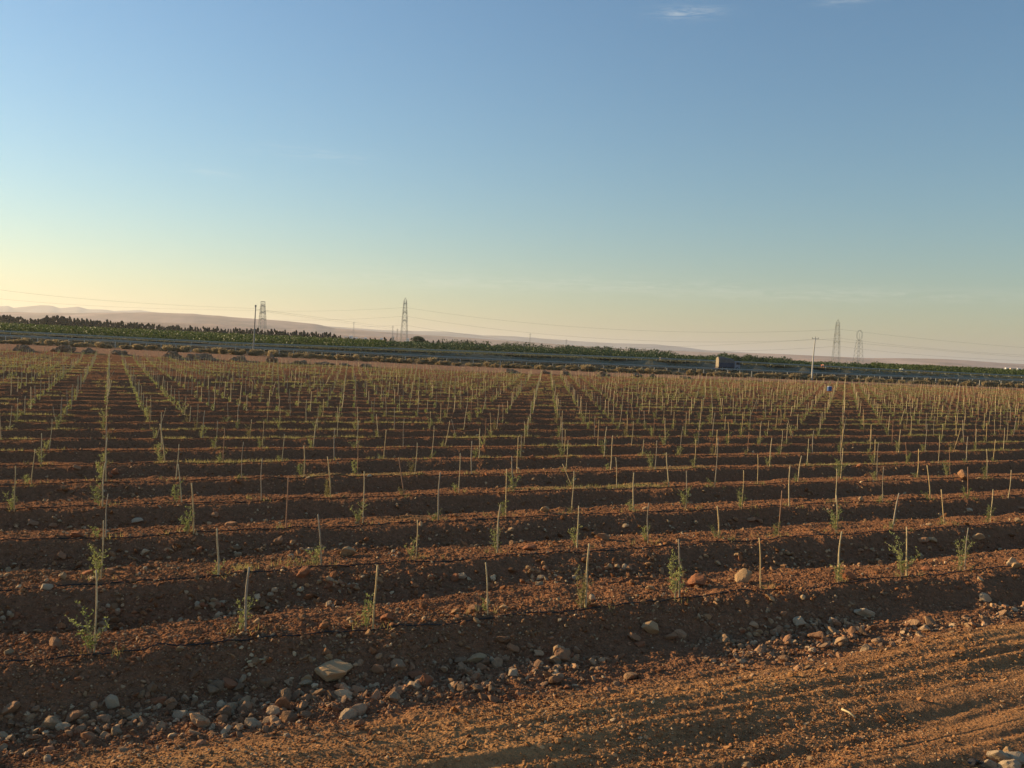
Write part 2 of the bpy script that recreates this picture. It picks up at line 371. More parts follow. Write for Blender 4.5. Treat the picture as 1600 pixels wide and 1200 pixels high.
# ------------------------------------------------------------------ ground sheet (polar grid, finest in view)
def ground_sheet():
    a_in = np.linspace(-math.radians(36), math.radians(36), 1300)
    a_l = -np.radians(np.concatenate([np.arange(180, 90, -5), np.arange(90, 36.2, -.8)])); a_r = -a_l[::-1]
    A = np.concatenate([a_l, a_in, a_r[:-1]])
    # radii: steps that keep about a pixel on the picture
    inv = np.linspace(1 / 8.6, 1 / 260, 1150); R1 = 1 / inv
    R = np.concatenate([[.01, 2, 4, 6, 7.5, 8.2], R1, np.geomspace(262, 1200, 170), np.geomspace(1300, 40000, 50)])
    RR, AA = np.meshgrid(R, A, indexing='ij')
    X = RR * np.sin(AA); Y = RR * np.cos(AA)
    Z = np.empty_like(X)
    for i in range(0, len(R), 100): Z[i:i + 100] = height(X[i:i + 100], Y[i:i + 100])
    k, r = to_lat(X, Y); tt = r * 4
    # base colours of the soil itself
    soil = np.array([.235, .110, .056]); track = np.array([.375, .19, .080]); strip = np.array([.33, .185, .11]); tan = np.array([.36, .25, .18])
    grassy = np.array([.10, .105, .045]); verge = np.array([.12, .10, .065])
    edge = field_edge(X); q = Y - FS * X
    col = np.ones(X.shape + (3,)) * soil
    def mixc(col, c, m): return col * (1 - m[..., None]) + c * m[..., None]
    col = mixc(col, track, sstep(-2.2, -3.6, tt) * (Y < 80) * (.55 + .45 * sstep(-.2, .3, fbm(X * .3, Y * .3, 80, 3) + .1)))
    crest = sstep(.9, .1, np.abs((tt % 4) - .6) - .3) * (tt > 0)
    col = mixc(col, soil * np.array([1.12, 1.1, 1.05]), .6 * crest)
    # weeds on the ridge crests
    weed = sstep(.12, .34, fbm(k * .6, np.round(r) * 3.7, 90, 2)) * crest * sstep(3, 12, tt)
    col = mixc(col, np.array([.26, .20, .08]), weed * .55)
    col = mixc(col, strip, sstep(edge - .5, edge + 1.5, Y))
    col = mixc(col, verge, sstep(203, 207, q)); 
    col = mixc(col, np.array([.20, .185, .13]), sstep(222, 225, q))
    D = np.hypot(X, Y)
    col = mixc(col, grassy, sstep(240, 250, q) * sstep(900, 650, D))
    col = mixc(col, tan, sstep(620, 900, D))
    V = np.stack([X, Y, Z], -1).reshape(-1, 3); nA = len(A); nR = len(R)
    i = np.arange(nR - 1)[:, None] * nA; j = np.arange(nA)[None, :]; j2 = (j + 1) % nA
    Fc = np.stack([i + j, i + nA + j, i + nA + j2, i + j2], -1).reshape(-1, 4)[:, ::-1]
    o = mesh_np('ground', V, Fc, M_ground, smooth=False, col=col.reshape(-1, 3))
    # close the middle
    tag(o, kind='structure'); return o
ground_sheet()

# ------------------------------------------------------------------ hills
FARP = [(-300, 480), (-150, 474), (0, 479), (10, 478), (18, 481), (45, 478.5), (60, 477.5), (80, 478), (90, 482), (120, 479.5), (135, 484), (160, 484), (175, 486), (215, 485), (235, 488),
        (300, 494), (400, 503), (510, 510), (560, 513.5), (600, 516), (640, 517), (680, 518), (700, 519), (750, 524), (800, 525.5), (860, 530), (900, 533), (960, 536.5), (1020, 538), (1060, 542), (1100, 547), (1200, 553), (1600, 576), (2000, 592)]
NEARP = [(-300, 484), (0, 488), (100, 489.5), (240, 489), (300, 491), (400, 499), (440, 502), (490, 507), (520, 513), (560, 516), (620, 521), (700, 526), (800, 533), (900, 540), (960, 544), (1100, 550.5), (1200, 552.5),
         (1350, 559.5), (1420, 560), (1470, 561), (1520, 564), (1560, 567), (1600, 569), (1900, 582)]
MIDP = [(-300, 492), (0, 497), (200, 503), (330, 506), (450, 517), (560, 525), (640, 527), (700, 533), (800, 541), (880, 542), (1000, 551), (1100, 556), (1200, 560), (1280, 561), (1400, 568), (1500, 571), (1600, 579), (1900, 594)]
def hills(prof, D0, name, tint, seed, w0, w1):
    us, hs = [], []
    for x, y in prof:
        us.append((x - 800) / F); hs.append((hor(x) - y) / F * D0)
    nu, nd = 500, 46
    U = np.linspace(us[0], us[-1], nu); T = np.linspace(-1, 1, nd)
    UU, TT = np.meshgrid(U, T, indexing='ij')
    dd = D0 * np.where(TT < 0, 1 + TT * w0, 1 + TT * w1)
    X = UU * dd; Y = dd
    H = np.interp(UU, us, hs)
    s = np.cos(TT * math.pi / 2) ** 1.3
    base = -35.0
    Z = EYE + base + (H - base) * s + (1 - s) * s * H * .55 * fbm(X / (D0 * .05), Y / (D0 * .05), seed, 4) + H * .02 * vnoise(UU * 90, TT, seed + 3) * s
    n = fbm(X / (D0 * .03), Y / (D0 * .06), seed + 9, 4)
    col = np.ones(X.shape + (3,)) * np.array(tint); col *= (1 + .45 * n)[..., None]
    V = np.stack([X, Y, Z], -1).reshape(-1, 3)
    i = np.arange(nu - 1)[:, None] * nd; j = np.arange(nd - 1)[None, :]
    Fc = np.stack([i + j, i + nd + j, i + nd + j + 1, i + j + 1], -1).reshape(-1, 4)
    o = mesh_np(name, V, Fc, M_hill, smooth=True, col=col.reshape(-1, 3)); tag(o, kind='structure'); return o
hills(FARP, 10500, 'far_hills', (.35, .30, .28), 100, .25, .2)
hills(NEARP, 5200, 'near_hills', (.46, .32, .25), 120, .40, .3)
hills(MIDP, 3000, 'low_hills', (.48, .33, .25), 140, .42, .3)

# ------------------------------------------------------------------ highway
def strip_mesh(name, q0, q1, zfun, mat, off=.03, thick=None):
    X = np.linspace(-330, 330, 221); V = []; 
    for q in (q0, q1):
        Y = q + FS * X; V.append(np.stack([X, Y, zfun(X) + off], -1))
    V = np.concatenate(V); n = len(X); i = np.arange(n - 1)
    Fc = np.stack([i, i + 1, i + n + 1, i + n], -1)
    return mesh_np(name, V, Fc, mat)
zn_ = lambda X: np.interp(X, RX, ZN); zf_ = lambda X: np.interp(X, RX, ZF)
tag(strip_mesh('road', 212.4, 222.6, zn_, M_asph, .16), kind='structure')
tag(strip_mesh('road', 227.4, 238.2, zf_, M_asph, .16), kind='structure')
for nm, q, zf0 in (('road_marking', 213.4, zn_), ('road_marking', 221.8, zn_), ('road_marking', 228.2, zf_), ('road_marking', 237.4, zf_)):
    tag(strip_mesh(nm, q - .1, q + .1, zf0, M_line, .20), kind='structure')
def road_pt(X, q, z): return (X, q + FS * X, z)
def guard_rail(q, zf0, label, x0=-170, x1=190):
    r = empty('guard_rail', road_pt(0, q, float(zf0(0))))
    ox, oy, oz = r.location
    mb = MB(); xs = np.arange(x0, x1 + 1, 6.)
    prof = [(0, .45), (-.05, .50), (0, .56), (0, .62), (-.05, .68), (0, .76), (.03, .76), (.03, .45)]
    V = []; n = len(prof)
    for X in xs:
        z = float(zf0(X))
        for a, b in prof: V.append((X - ox, q + FS * X + a - oy, z + b - oz))
    fs = [(i * n + j, (i + 1) * n + j, (i + 1) * n + (j + 1) % n, i * n + (j + 1) % n) for i in range(len(xs) - 1) for j in range(n)]
    mb.add(V, fs); mb.build('rail_beam', M_galv, r)
    pm = None
    for X in np.arange(x0, x1 + 1, 4.0):
        z = float(zf0(X))
        if pm is None:
            m2 = MB(); m2.box(-.04, .04, 0, .12, -.3, .74); p = m2.build('rail_post', M_galv, r); pm = p
        else: p = copy_obj(pm, r)
        p.location = (X - ox, q + FS * X + .04 - oy, z - oz)
    tag(r, label, 'guard rail', 'guard rails along the highway'); return r
guard_rail(212.1, zn_, 'long grey steel guard rail on the near edge of the highway, facing the field')
guard_rail(227.0, zf_, 'long grey steel guard rail between the two carriageways of the highway')

# fence of white posts at the foot of the embankment
fe = empty('highway_fence', (0, 205.5, 0)); tag(fe, 'wire fence on short pale concrete posts at the foot of the highway embankment', 'fence')
xs = [-120 + 3.08 * i for i in range(84)]; pr = None; tops = []
for X in xs:
    Y = 205.5 + FS * X; z = hgt(X, Y, False)
    if pr is None:
        mb = MB(); mb.box(-.075, .075, -.06, .06, -.2, 1.55, .01, .01); p = mb.build('post', M_conc, fe); pr = p
    else: p = copy_obj(pr, fe)
    p.location = (X, Y - 205.5, z); p.rotation_euler = (random.gauss(0, .02), random.gauss(0, .03), 0); tops.append((X, Y - 205.5, z))
mb = MB()
for hh in (.35, .75, 1.15, 1.45): mb.tube([(a, b - .075, c + hh) for a, b, c in tops], .008, 4)
mb.build('wire', M_galv, fe)

# ------------------------------------------------------------------ foliage helpers
def leaf_cloud(centers, n, L, W, spread, up=.3, rs=None):
    """n quads per centre ellipsoid; centers: (x,y,z,rx,ry,rz)"""
    rs = rs or rng
    Vs = []
    cs = np.asarray(centers, float)
    idx = np.repeat(np.arange(len(cs)), n); m = len(idx)
    d = rs.normal(size=(m, 3)); d /= np.linalg.norm(d, axis=1)[:, None]
    rad = rs.uniform(.25, 1, m) ** .45
    p = cs[idx, :3] + d * rad[:, None] * cs[idx, 3:6]
    t = rs.normal(size=(m, 3)); t[:, 2] += up; t /= np.linalg.norm(t, axis=1)[:, None]
    s = np.cross(t, rs.normal(size=(m, 3))); s /= np.linalg.norm(s, axis=1)[:, None]
    l = (L * rs.uniform(.6, 1.4, m))[:, None]; wd = (W * rs.uniform(.6, 1.4, m))[:, None]
    q = np.stack([p - t * l / 2, p + s * wd / 2, p + t * l / 2, p - s * wd / 2], 1).reshape(-1, 3)
    return q, np.arange(4 * m).reshape(-1, 4)
def sph(nlat, nlon):
    V = [(0, 0, 1)]; Fc = []
    for i in range(1, nlat):
        for j in range(nlon):
            a = math.pi * i / nlat; b = 2 * math.pi * j / nlon
            V.append((math.sin(a) * math.cos(b), math.sin(a) * math.sin(b), math.cos(a)))
    return V

# icosphere templates
import bmesh
def ico(sub):
    bm = bmesh.new(); bmesh.ops.create_icosphere(bm, subdivisions=sub, radius=1)
    bm.verts.ensure_lookup_table(); V = np.array([v.co[:] for v in bm.verts]); Fc = np.array([[v.index for v in f.verts] for f in bm.faces]); bm.free(); return V, Fc
I1, I2, I3, I4 = ico(1), ico(2), ico(3), ico(4)
def noise3(P, s, seed):
    return (vnoise(P[:, 0] * s + 5.2, P[:, 1] * s + P[:, 2] * s * .7, seed) + vnoise(P[:, 1] * s - 3.1, P[:, 2] * s + P[:, 0] * s * .6, seed + 1) + vnoise(P[:, 2] * s, P[:, 0] * s - P[:, 1] * s * .8, seed + 2)) * .66
def rock_mesh(seed, base=I3):
    r = np.random.default_rng(seed); V, Fc = base; V = V.copy()
    for _ in range(13):             # chop with planes: facets
        n = r.normal(size=3); n /= np.linalg.norm(n); d = r.uniform(.36, .78)
        s = V @ n; V = V - np.maximum(0, s - d)[:, None] * n * .92
    V *= (1 + .22 * noise3(V, 2.2, seed) + .10 * noise3(V, 6, seed + 4))[:, None]
    V *= r.uniform(.75, 1.1, 3); V[:, 2] *= .8
    V[:, 0] /= np.abs(V[:, 0]).max() ; V[:, 1] /= np.abs(V[:, 1]).max(); V[:, 2] /= np.abs(V[:, 2]).max()
    return V, Fc

# ------------------------------------------------------------------ stakes and saplings
def stake_mesh(seed, w=1.0):
    r = random.Random(seed); mb = MB(); bx, by = r.gauss(0, .02), r.gauss(0, .012); k = r.gauss(0, .012)
    pts = []; rad = []
    for i in range(9):
        t = i / 8; pts.append((bx * math.sin(math.pi * t) + k * math.sin(2 * math.pi * t), by * math.sin(math.pi * t * 1.3), -0.18 + 1.18 * t))
        rad.append((.0165 - .004 * t) * w * (1 + .12 * r.uniform(-1, 1)))
    mb.tube(pts, rad, 7)
    me = bpy.data.meshes.new('planting_stake'); me.from_pydata(mb.v, [], mb.f); me.update()
    for p in me.polygons: p.use_smooth = True
    return me
stake_mes = [stake_mesh(i, 1 + .25 * (i % 3)) for i in range(12)]
for i, m in enumerate(stake_mes): m.materials.append(M_woodr if i == 7 else (M_wood, M_wood2, M_wood3, M_wood)[i % 4])
def sapling_meshes(seed, hgt_=.6, nl=150, bushy=1.0):
    r = np.random.default_rng(seed); mb = MB(); tips = []
    nst = r.integers(2, 5)
    for s in range(nst):
        a = r.uniform(0, 6.28); h = hgt_ * r.uniform(.55, 1); le = r.uniform(.05, .28) * bushy
        pts = [(.01 * math.cos(a), .01 * math.sin(a), -.04)]
        for i in range(1, 6):
            t = i / 5; pts.append((math.cos(a) * le * t ** 1.3 + r.normal(0, .008), math.sin(a) * le * t ** 1.3 + r.normal(0, .008), h * t))
        mb.tube(pts, [.006 - .0045 * i / 5 for i in range(6)], 4)
        for i in range(1, 6):
            for b in range(2):
                aa = r.uniform(0, 6.28); bl = r.uniform(.05, .15) * bushy; p0 = Vector(pts[i]); p1 = p0 + Vector((math.cos(aa) * bl, math.sin(aa) * bl, r.uniform(.02, .12)))
                mb.tube([p0, p1], [.0025, .0012], 3); tips.append((p0, p1))
        tips += [(Vector(pts[i]), Vector(pts[i + 1])) for i in range(1, 5)]
    Q = []
    for _ in range(nl):
        p0, p1 = tips[r.integers(len(tips))]; p = p0.lerp(p1, r.uniform(0, 1.1)); d = Vector(r.normal(size=3)); d.z = d.z * .6 + .7; d.normalize()
        L = r.uniform(.03, .058); W = r.uniform(.006, .011); s = d.cross(Vector(r.normal(size=3))).normalized()
        Q += [p, p + d * L * .5 + s * W, p + d * L, p + d * L * .5 - s * W]
    me1 = bpy.data.meshes.new('stem'); me1.from_pydata(mb.v, [], mb.f); me1.materials.append(M_bark); me1.update()
    me2 = bpy.data.meshes.new('foliage'); me2.from_pydata([tuple(q) for q in Q], [], [(4 * i, 4 * i + 1, 4 * i + 2, 4 * i + 3) for i in range(nl)]); me2.materials.append(M_leafy if seed % 5 == 4 else M_leaf); me2.update()
    return me1, me2
sap_big = [sapling_meshes(i, .62, 360, 1.0) for i in range(8)]
sap_small = [sapling_meshes(20 + i, .34, 190, .9) for i in range(5)]
# stakes read off the four nearest ridges: base and tip
MEAS = {0: [(147, 1022, 150, 895), (384, 990, 388, 889), (584, 984, 590, 884), (762, 962, 762, 880), (914, 949, 919, 847), (1060, 936, 1060, 844), (1189, 920, 1187, 840), (1310, 911, 1315, 832), (1417, 902, 1417, 824), (1507, 891, 1514, 826)],
 1: [(157, 904, 170, 811), (339, 900, 340, 825), (500, 884, 497, 805), (651, 869, 652, 810), (777, 860, 782, 786), (902, 854, 904, 789), (1012, 847, 1014, 784), (1121, 840, 1121, 791), (1217, 837, 1220, 766), (1307, 832, 1307, 774), (1394, 826, 1407, 771), (1477, 820, 1472, 765), (1548, 815, 1552, 764)],
 2: [(165, 840, 169, 770), (301, 836, 301, 756), (447, 827, 451, 747), (567, 816, 568, 735), (685, 810, 688, 736), (791, 806, 792, 732), (894, 800, 897, 734), (989, 800, 990, 739), (1071, 795, 1073, 736), (1159, 794, 1162, 734), (1233, 792, 1232, 728), (1306, 787, 1308, 734), (1379, 785, 1379, 729), (1452, 781, 1449, 727), (1513, 780, 1512, 730), (1575, 777, 1580, 734)],
 3: [(23, 797, 24, 727), (160, 792, 164, 724), (284, 787, 279, 727), (408, 781, 409, 716), (515, 776, 512, 712), (632, 775, 621, 715), (717, 767, 717, 706), (803, 768, 800, 713), (897, 752, 880, 714), (964, 762, 962, 714), (1044, 761, 1042, 707), (1116, 760, 1122, 684), (1184, 757, 1184, 710), (1247, 752, 1253, 712), (1314, 747, 1318, 700), (1370, 750, 1374, 691), (1432, 747, 1435, 702), (1485, 746, 1484, 699), (1542, 748, 1542, 702)]}
# sapling beside each measured stake: (size, kind) 0 none
SAPM = {0: [1.0, .85, .95, .5, 1.0, 1.25, 0, .8, 1.25, 1.1], 1: [1.1, .6, .9, .7, .9, .8, .8, .6, .7, 1.1, .5, .5, .8]}
stakes = []                        # (row, X, Y, lean_x, length, sap)
for r, L in MEAS.items():
    for i, (bx, by, tx, ty) in enumerate(L):
        X, Y = ground_at(bx, by, 0.0)
        top = at_depth(tx, ty, Y); ln = math.hypot(top.x - X, top.z)
        sap = SAPM.get(r, [None] * 30)[i] if r in SAPM else (random.uniform(.5, 1.1) if random.random() < .85 else 0)
        stakes.append([r, X, Y, math.atan2(top.x - X, top.z), ln, sap])
far_st = []
for r in range(4, 62):
    ra = rng.normal(0, .12)
    for k in range(-45, 90):
        X, Y = lat(k + rng.normal(0, .025), r + rng.normal(0, .012))
        if Y > field_edge(X) - .8 or Y < 10: continue
        px, py = project(X, Y, 0)
        if px < -14 or px > 1614: continue
        if random.random() < .05: continue
        lean = random.gauss(.01, .032) if random.random() < .9 else random.gauss(0, .16)
        item = [r, X, Y, lean, random.gauss(1.22, .13), (random.uniform(.5, 1.15) if random.random() < .85 else 0)]
        if random.random() < .06: item[4] *= .7
        (stakes if r <= 10 else far_st).append(item)
rows = {}
for s in stakes: rows.setdefault(s[0], []).append(s)
ROWN = {0: 'the ridge nearest the track'}
for r in range(1, 12): ROWN[r] = 'the ' + nth(r + 1) + ' ridge back from the track'
RSH = {0: 'a stake of the front ridge'}
for r in range(1, 12): RSH[r] = 'a stake of the ' + nth(r + 1) + ' ridge'
cnt = 0; indiv = []
for r in sorted(rows):
    L = sorted(rows[r], key=lambda s: project(s[1], s[2], 0)[0])
    for i, s in enumerate(L):
        if cnt < 300: indiv.append((r, i, len(L), s)); cnt += 1
        else: far_st.append(s)
ncap = 0
for n, (r, i, tot, (rr, X, Y, lean, ln, sap)) in enumerate(indiv):
    z = hgt(X, Y) - .01
    me = stake_mes[(n * 5 + r) % 12]
    o = bpy.data.objects.new('planting_stake', me); C.objects.link(o)
    o.location = (X, Y, z); o.rotation_euler = (random.gauss(0, .03), lean, random.uniform(-.6, .6)); o.rotation_mode = 'XYZ'
    o.scale = (.85, .85, ln + .02)
    how = 'leaning right' if lean > .09 else ('leaning left' if lean < -.09 else ('reddish' if (n * 5 + r) % 12 == 7 else 'upright'))
    pos = 'leftmost' if i == 0 else (nth(i + 1) + ' from the left' if i < tot - 1 else 'rightmost')
    tag(o, '%s wooden stake on %s, %s' % (how, ROWN[r], pos), 'stake', 'wooden stakes of the young plantation')
    if sap:
        sx = X - random.uniform(.02, .14); sy = Y - random.uniform(-.05, .08)
        e = empty('olive_sapling', (sx, sy, hgt(sx, sy) - .01), random.uniform(0, 6.28)); sc = sap * random.uniform(.9, 1.1)
        if sap < .7: m1, m2 = sap_small[n % 5]; sc *= 1.35
        else: m1, m2 = sap_big[(n * 3 + r) % 8]
        e.scale = (sc, sc, sc)
        a = bpy.data.objects.new('stem', m1); C.objects.link(a); a.parent = e
        b = bpy.data.objects.new('foliage', m2); C.objects.link(b); b.parent = e
        size = 'tiny' if sap < .7 else ('bushy' if sap > 1.0 else 'slender')
        tag(e, '%s sapling at %s, %s' % (size, RSH[r], pos), 'sapling', 'young saplings planted beside the stakes')
# the many further ones as one object each
V = []; Fc = []; b = 0
SV, SF = [], []; sb = 0
for (r, X, Y, lean, ln, sap) in far_st:
    z = hgt(X, Y, False); rad = .021; a = random.uniform(0, 3)
    ring = []
    for t in (0, .5, 1):
        cx = X + math.sin(lean) * ln * t + (.02 * math.sin(a) if t == .5 else 0); cz = z + ln * t * math.cos(lean) - .05
        for j in range(4):
            ring.append((cx + rad * math.cos(a + j * 1.571), Y + rad * math.sin(a + j * 1.571), cz))
    V += ring
    for i in range(2):
        for j in range(4): Fc.append((b + i * 4 + j, b + i * 4 + (j + 1) % 4, b + i * 4 + 4 + (j + 1) % 4, b + i * 4 + 4 + j))
    Fc.append((b + 8, b + 9, b + 10, b + 11)); b += 12
    if sap: SV.append((X - .08, Y, z + .26 * sap, .15 * sap, .15 * sap, .30 * sap))
o = mesh_np('planting_stakes', V, Fc, M_wood); tag(o, kind='stuff')
q, f = leaf_cloud(SV, 46, .10, .04, 0, .8); o = mesh_np('distant_saplings', q, f, M_leaf); tag(o, kind='stuff')

# grass and weeds along the crests (nobody could count them)
def grass():
    n = 26000; ks = rng.uniform(-45, 90, n * 6); rsx = rng.integers(0, 45, n * 6)
    m = fbm(ks * .6, rsx * 3.7, 90, 2)
    thr = np.where(rsx < 2, .42, np.where(rsx < 5, .34, .15)) + rng.normal(0, .05, n * 6)
    keep = m > thr
    ks, rsx = ks[keep], rsx[keep]
    P = O[None] + ks[:, None] * A_SP * E1 + (rsx + rng.normal(.05, .05, len(ks)))[:, None] * B_SP * E2
    ok = (P[:, 1] < field_edge(P[:, 0]) - 1) & (np.abs(P[:, 0] / np.maximum(P[:, 1], 1)) < .66) & (P[:, 1] > 9)
    P = P[ok][:n]
    # tufts near some sapling feet
    ex = np.array([(s[1] + random.gauss(0, .22), s[2] + random.gauss(0, .12)) for s in stakes for _ in range(7) if random.random() < .5])
    P = np.concatenate([P, ex])
    z = height(P[:, 0], P[:, 1]); nb = 7
    P = np.repeat(P, nb, 0) + rng.normal(0, .06, (len(P) * nb, 2)); z = np.repeat(z, nb)
    m = len(P); D = P[:, 1]
    h = rng.uniform(.05, .16, m); wd = .004 + .00018 * D; a = rng.uniform(0, 6.28, m)
    lx, ly = rng.normal(0, .05, m), rng.normal(0, .05, m)
    c, s = np.cos(a) * wd, np.sin(a) * wd
    v0 = np.stack([P[:, 0] - c, P[:, 1] - s, z - .02], -1); v1 = np.stack([P[:, 0] + c, P[:, 1] + s, z - .02], -1); v2 = np.stack([P[:, 0] + lx, P[:, 1] + ly, z + h], -1)
    V = np.stack([v0, v1, v2], 1).reshape(-1, 3)
    o = mesh_np('grass', V, np.arange(3 * m).reshape(-1, 3), M_grass); tag(o, kind='stuff')
grass()

# ------------------------------------------------------------------ drip hoses, one along each near ridge
for r in range(0, 12):
    mb = MB(); ks = np.arange(-14 - r, 16 + 5 * r, .12); pts = []
    offs = -.055 + .012 * fbm(ks * .4, ks * 0 + r, 200, 2)
    P = O[None] + ks[:, None] * A_SP * E1 + (r + offs)[:, None] * B_SP * E2
    ok = np.abs(P[:, 0] / np.maximum(P[:, 1], 1)) < .75; P = P[ok]; P = P[P[:, 1] > 4]
    z = np.maximum(height(P[:, 0], P[:, 1]), height(P[:, 0], P[:, 1] - .03)) + .016 + .022 * vnoise(ks[:len(P)] * 1.3, ks[:len(P)] * 0 + r, 210)
    mb.tube([(a, b_, c) for (a, b_), c in zip(P, z)], .0125, 5)
    o = mb.build('drip_hose', M_hose, smooth=True)
    tag(o, 'thin black irrigation hose lying along ' + ROWN[r], 'hose', 'drip hoses along the ridges')

# ------------------------------------------------------------------ loose stones and clods
def scatter(name, P, size, mat, cols, tmpl, flat=.75, sink=.3, nvar=10):
    n = len(P); z = height(P[:, 0], P[:, 1]); Vs = []; Fs = []; Cs = []; base = 0
    vars_ = []
    for i in range(nvar):
        v, f = rock_mesh(900 + i, tmpl); vars_.append((v, f))
    idx = rng.integers(0, nvar, n)
    for i in range(nvar):
        sel = np.where(idx == i)[0]; m = len(sel)
        if m == 0: continue
        v, f = vars_[i]; a = rng.uniform(0, 6.28, m); c, s = np.cos(a), np.sin(a)
        sc = size[sel][:, None] * rng.uniform(.7, 1.2, (m, 3)); sc[:, 2] *= flat
        W = v[None] * sc[:, None, :]
        tl = rng.normal(0, .3, (m, 2))
        W = W + np.stack([np.zeros_like(W[..., 0]), np.zeros_like(W[..., 0]), W[..., 0] * tl[:, 0:1] + W[..., 1] * tl[:, 1:2]], -1)
        X = W[..., 0] * c[:, None] - W[..., 1] * s[:, None] + P[sel, 0][:, None]; Y = W[..., 0] * s[:, None] + W[..., 1] * c[:, None] + P[sel, 1][:, None]
        Z = W[..., 2] + (z[sel] + size[sel] * flat * (1 - 2 * sink))[:, None]
        Vs.append(np.stack([X, Y, Z], -1).reshape(-1, 3)); Fs.append((f[None] + (np.arange(m) * len(v))[:, None, None]).reshape(-1, 3) + base); base += m * len(v)
        Cs.append(np.repeat(cols[sel], len(v), 0))
    o = mesh_np(name, np.concatenate(Vs), np.concatenate(Fs), mat, col=np.concatenate(Cs)); tag(o, kind='stuff'); return o
def stone_cols(n):
    base = np.array([[.42, .24, .14], [.33, .175, .10], [.50, .32, .20], [.31, .18, .11], [.38, .165, .085], [.58, .41, .28], [.27, .13, .07], [.27, .12, .06]])
    return base[rng.integers(0, 8, n)] * np.array([1, .95, .78]) * rng.uniform(.65, 1.2, (n, 1))
def in_view(P): return (P[:, 1] > 7.5) & (np.abs(P[:, 0] / np.maximum(P[:, 1], 1)) < .68)
# rubble in the ditch before the first ridge
n = 24000; k = rng.uniform(-8, 26, n); t = rng.normal(-1.72, .50, n) + .5 * vnoise(k * .4, k * 0, 305)
dens = .10 + 2.8 * fbm(k * .7, t * .9, 300, 3) + np.where(k < 7, .22, 0) - np.where(k > 13, .12, 0)
keep = rng.uniform(0, 1, n) < dens; k, t = k[keep], t[keep]
P = O[None] + k[:, None] * A_SP * E1 + (t / 4)[:, None] * B_SP * E2; P = P[in_view(P)]
size = np.clip(rng.lognormal(math.log(.026), .62, len(P)), .009, .13)
scatter('rubble', P, size, M_stone, (stone_cols(len(P)) * .65 + np.array([.44, .28, .17]) * .35) * rng.uniform(.55, 1.1, (len(P), 1)), I2, nvar=12, sink=.40)
def near_points(n, D0, D1, seed):
    r_ = np.random.default_rng(seed); D = 1 / (1 / D0 - r_.uniform(0, 1, n) * (1 / D0 - 1 / D1)); u = r_.uniform(-.68, .68, n); return np.stack([u * D, D], -1), r_
# stones in the furrows and on the front slopes of the ridges
P, r_ = near_points(90000, 12.5, 60, 31); k, r = to_lat(P[:, 0], P[:, 1]); t = (r * 4) % 4
dn = np.where((t > 2.3) & (t < 3.2), .9, np.where(t > 3.2, .5, .3)) * (1 + 1.7 * fbm(P[:, 0] * .8, P[:, 1] * .8, 320, 3)) * (r > -.2)
P = P[r_.uniform(0, 1, len(P)) < dn * .85]
kk, rr = to_lat(P[:, 0], P[:, 1]); fine_ = ((rr * 4) % 4 < 1.8) | ((rr * 4) % 4 > 3.3)
size = np.clip(rng.lognormal(math.log(.021), .58, len(P)) * np.where(fine_, .68, 1.05), .007, .10)
big = size > .035
scatter('stones', P[big], size[big], M_stone, stone_cols(big.sum()) * .85, I2, nvar=14, sink=.22)
scatter('stones', P[~big], size[~big], M_stone, stone_cols((~big).sum()) * .8, I1, nvar=14, sink=.22)
# pebbles over track and first rows
P, r_ = near_points(70000, 8.2, 22, 33); kk, rr = to_lat(P[:, 0], P[:, 1])
a_, b_ = kk * A_SP, rr * 4; dn = .35 + 1.3 * fbm(P[:, 0] * .9, P[:, 1] * .9, 340, 3) + .5 * sstep(.04, .3, fbm(a_ * .16, b_ * .75, 64, 3))
P = P[r_.uniform(0, 1, len(P)) < dn]
size = np.clip(rng.lognormal(math.log(.0095), .5, len(P)), .004, .035)
scatter('gravel', P, size, M_stone, stone_cols(len(P)) * .85, I1, nvar=10)
# clods of the same soil
P, r_ = near_points(120000, 8.2, 45, 35); kk, rr = to_lat(P[:, 0], P[:, 1]); a_, b_ = kk * A_SP, rr * 4
tr = rr * 4 < -2.8; bd = sstep(.04, .3, fbm(a_ * .16, b_ * .75, 64, 3))
dn = .5 + 1.2 * fbm(P[:, 0] * .7, P[:, 1] * .7, 360, 3); dn = np.where(tr, dn * .05 + bd * .35, dn); sel = r_.uniform(0, 1, len(P)) < dn; P = P[sel]; tr = tr[sel][:, None]
size = np.clip(rng.lognormal(math.log(.0115), .55, len(P)), .005, .06)
cc = np.where(tr, np.array([.36, .18, .076]), np.array([.23, .108, .056])) * rng.uniform(.75, 1.2, (len(P), 1))
scatter('soil_clods', P, size, M_clod, cc, I1, nvar=10)

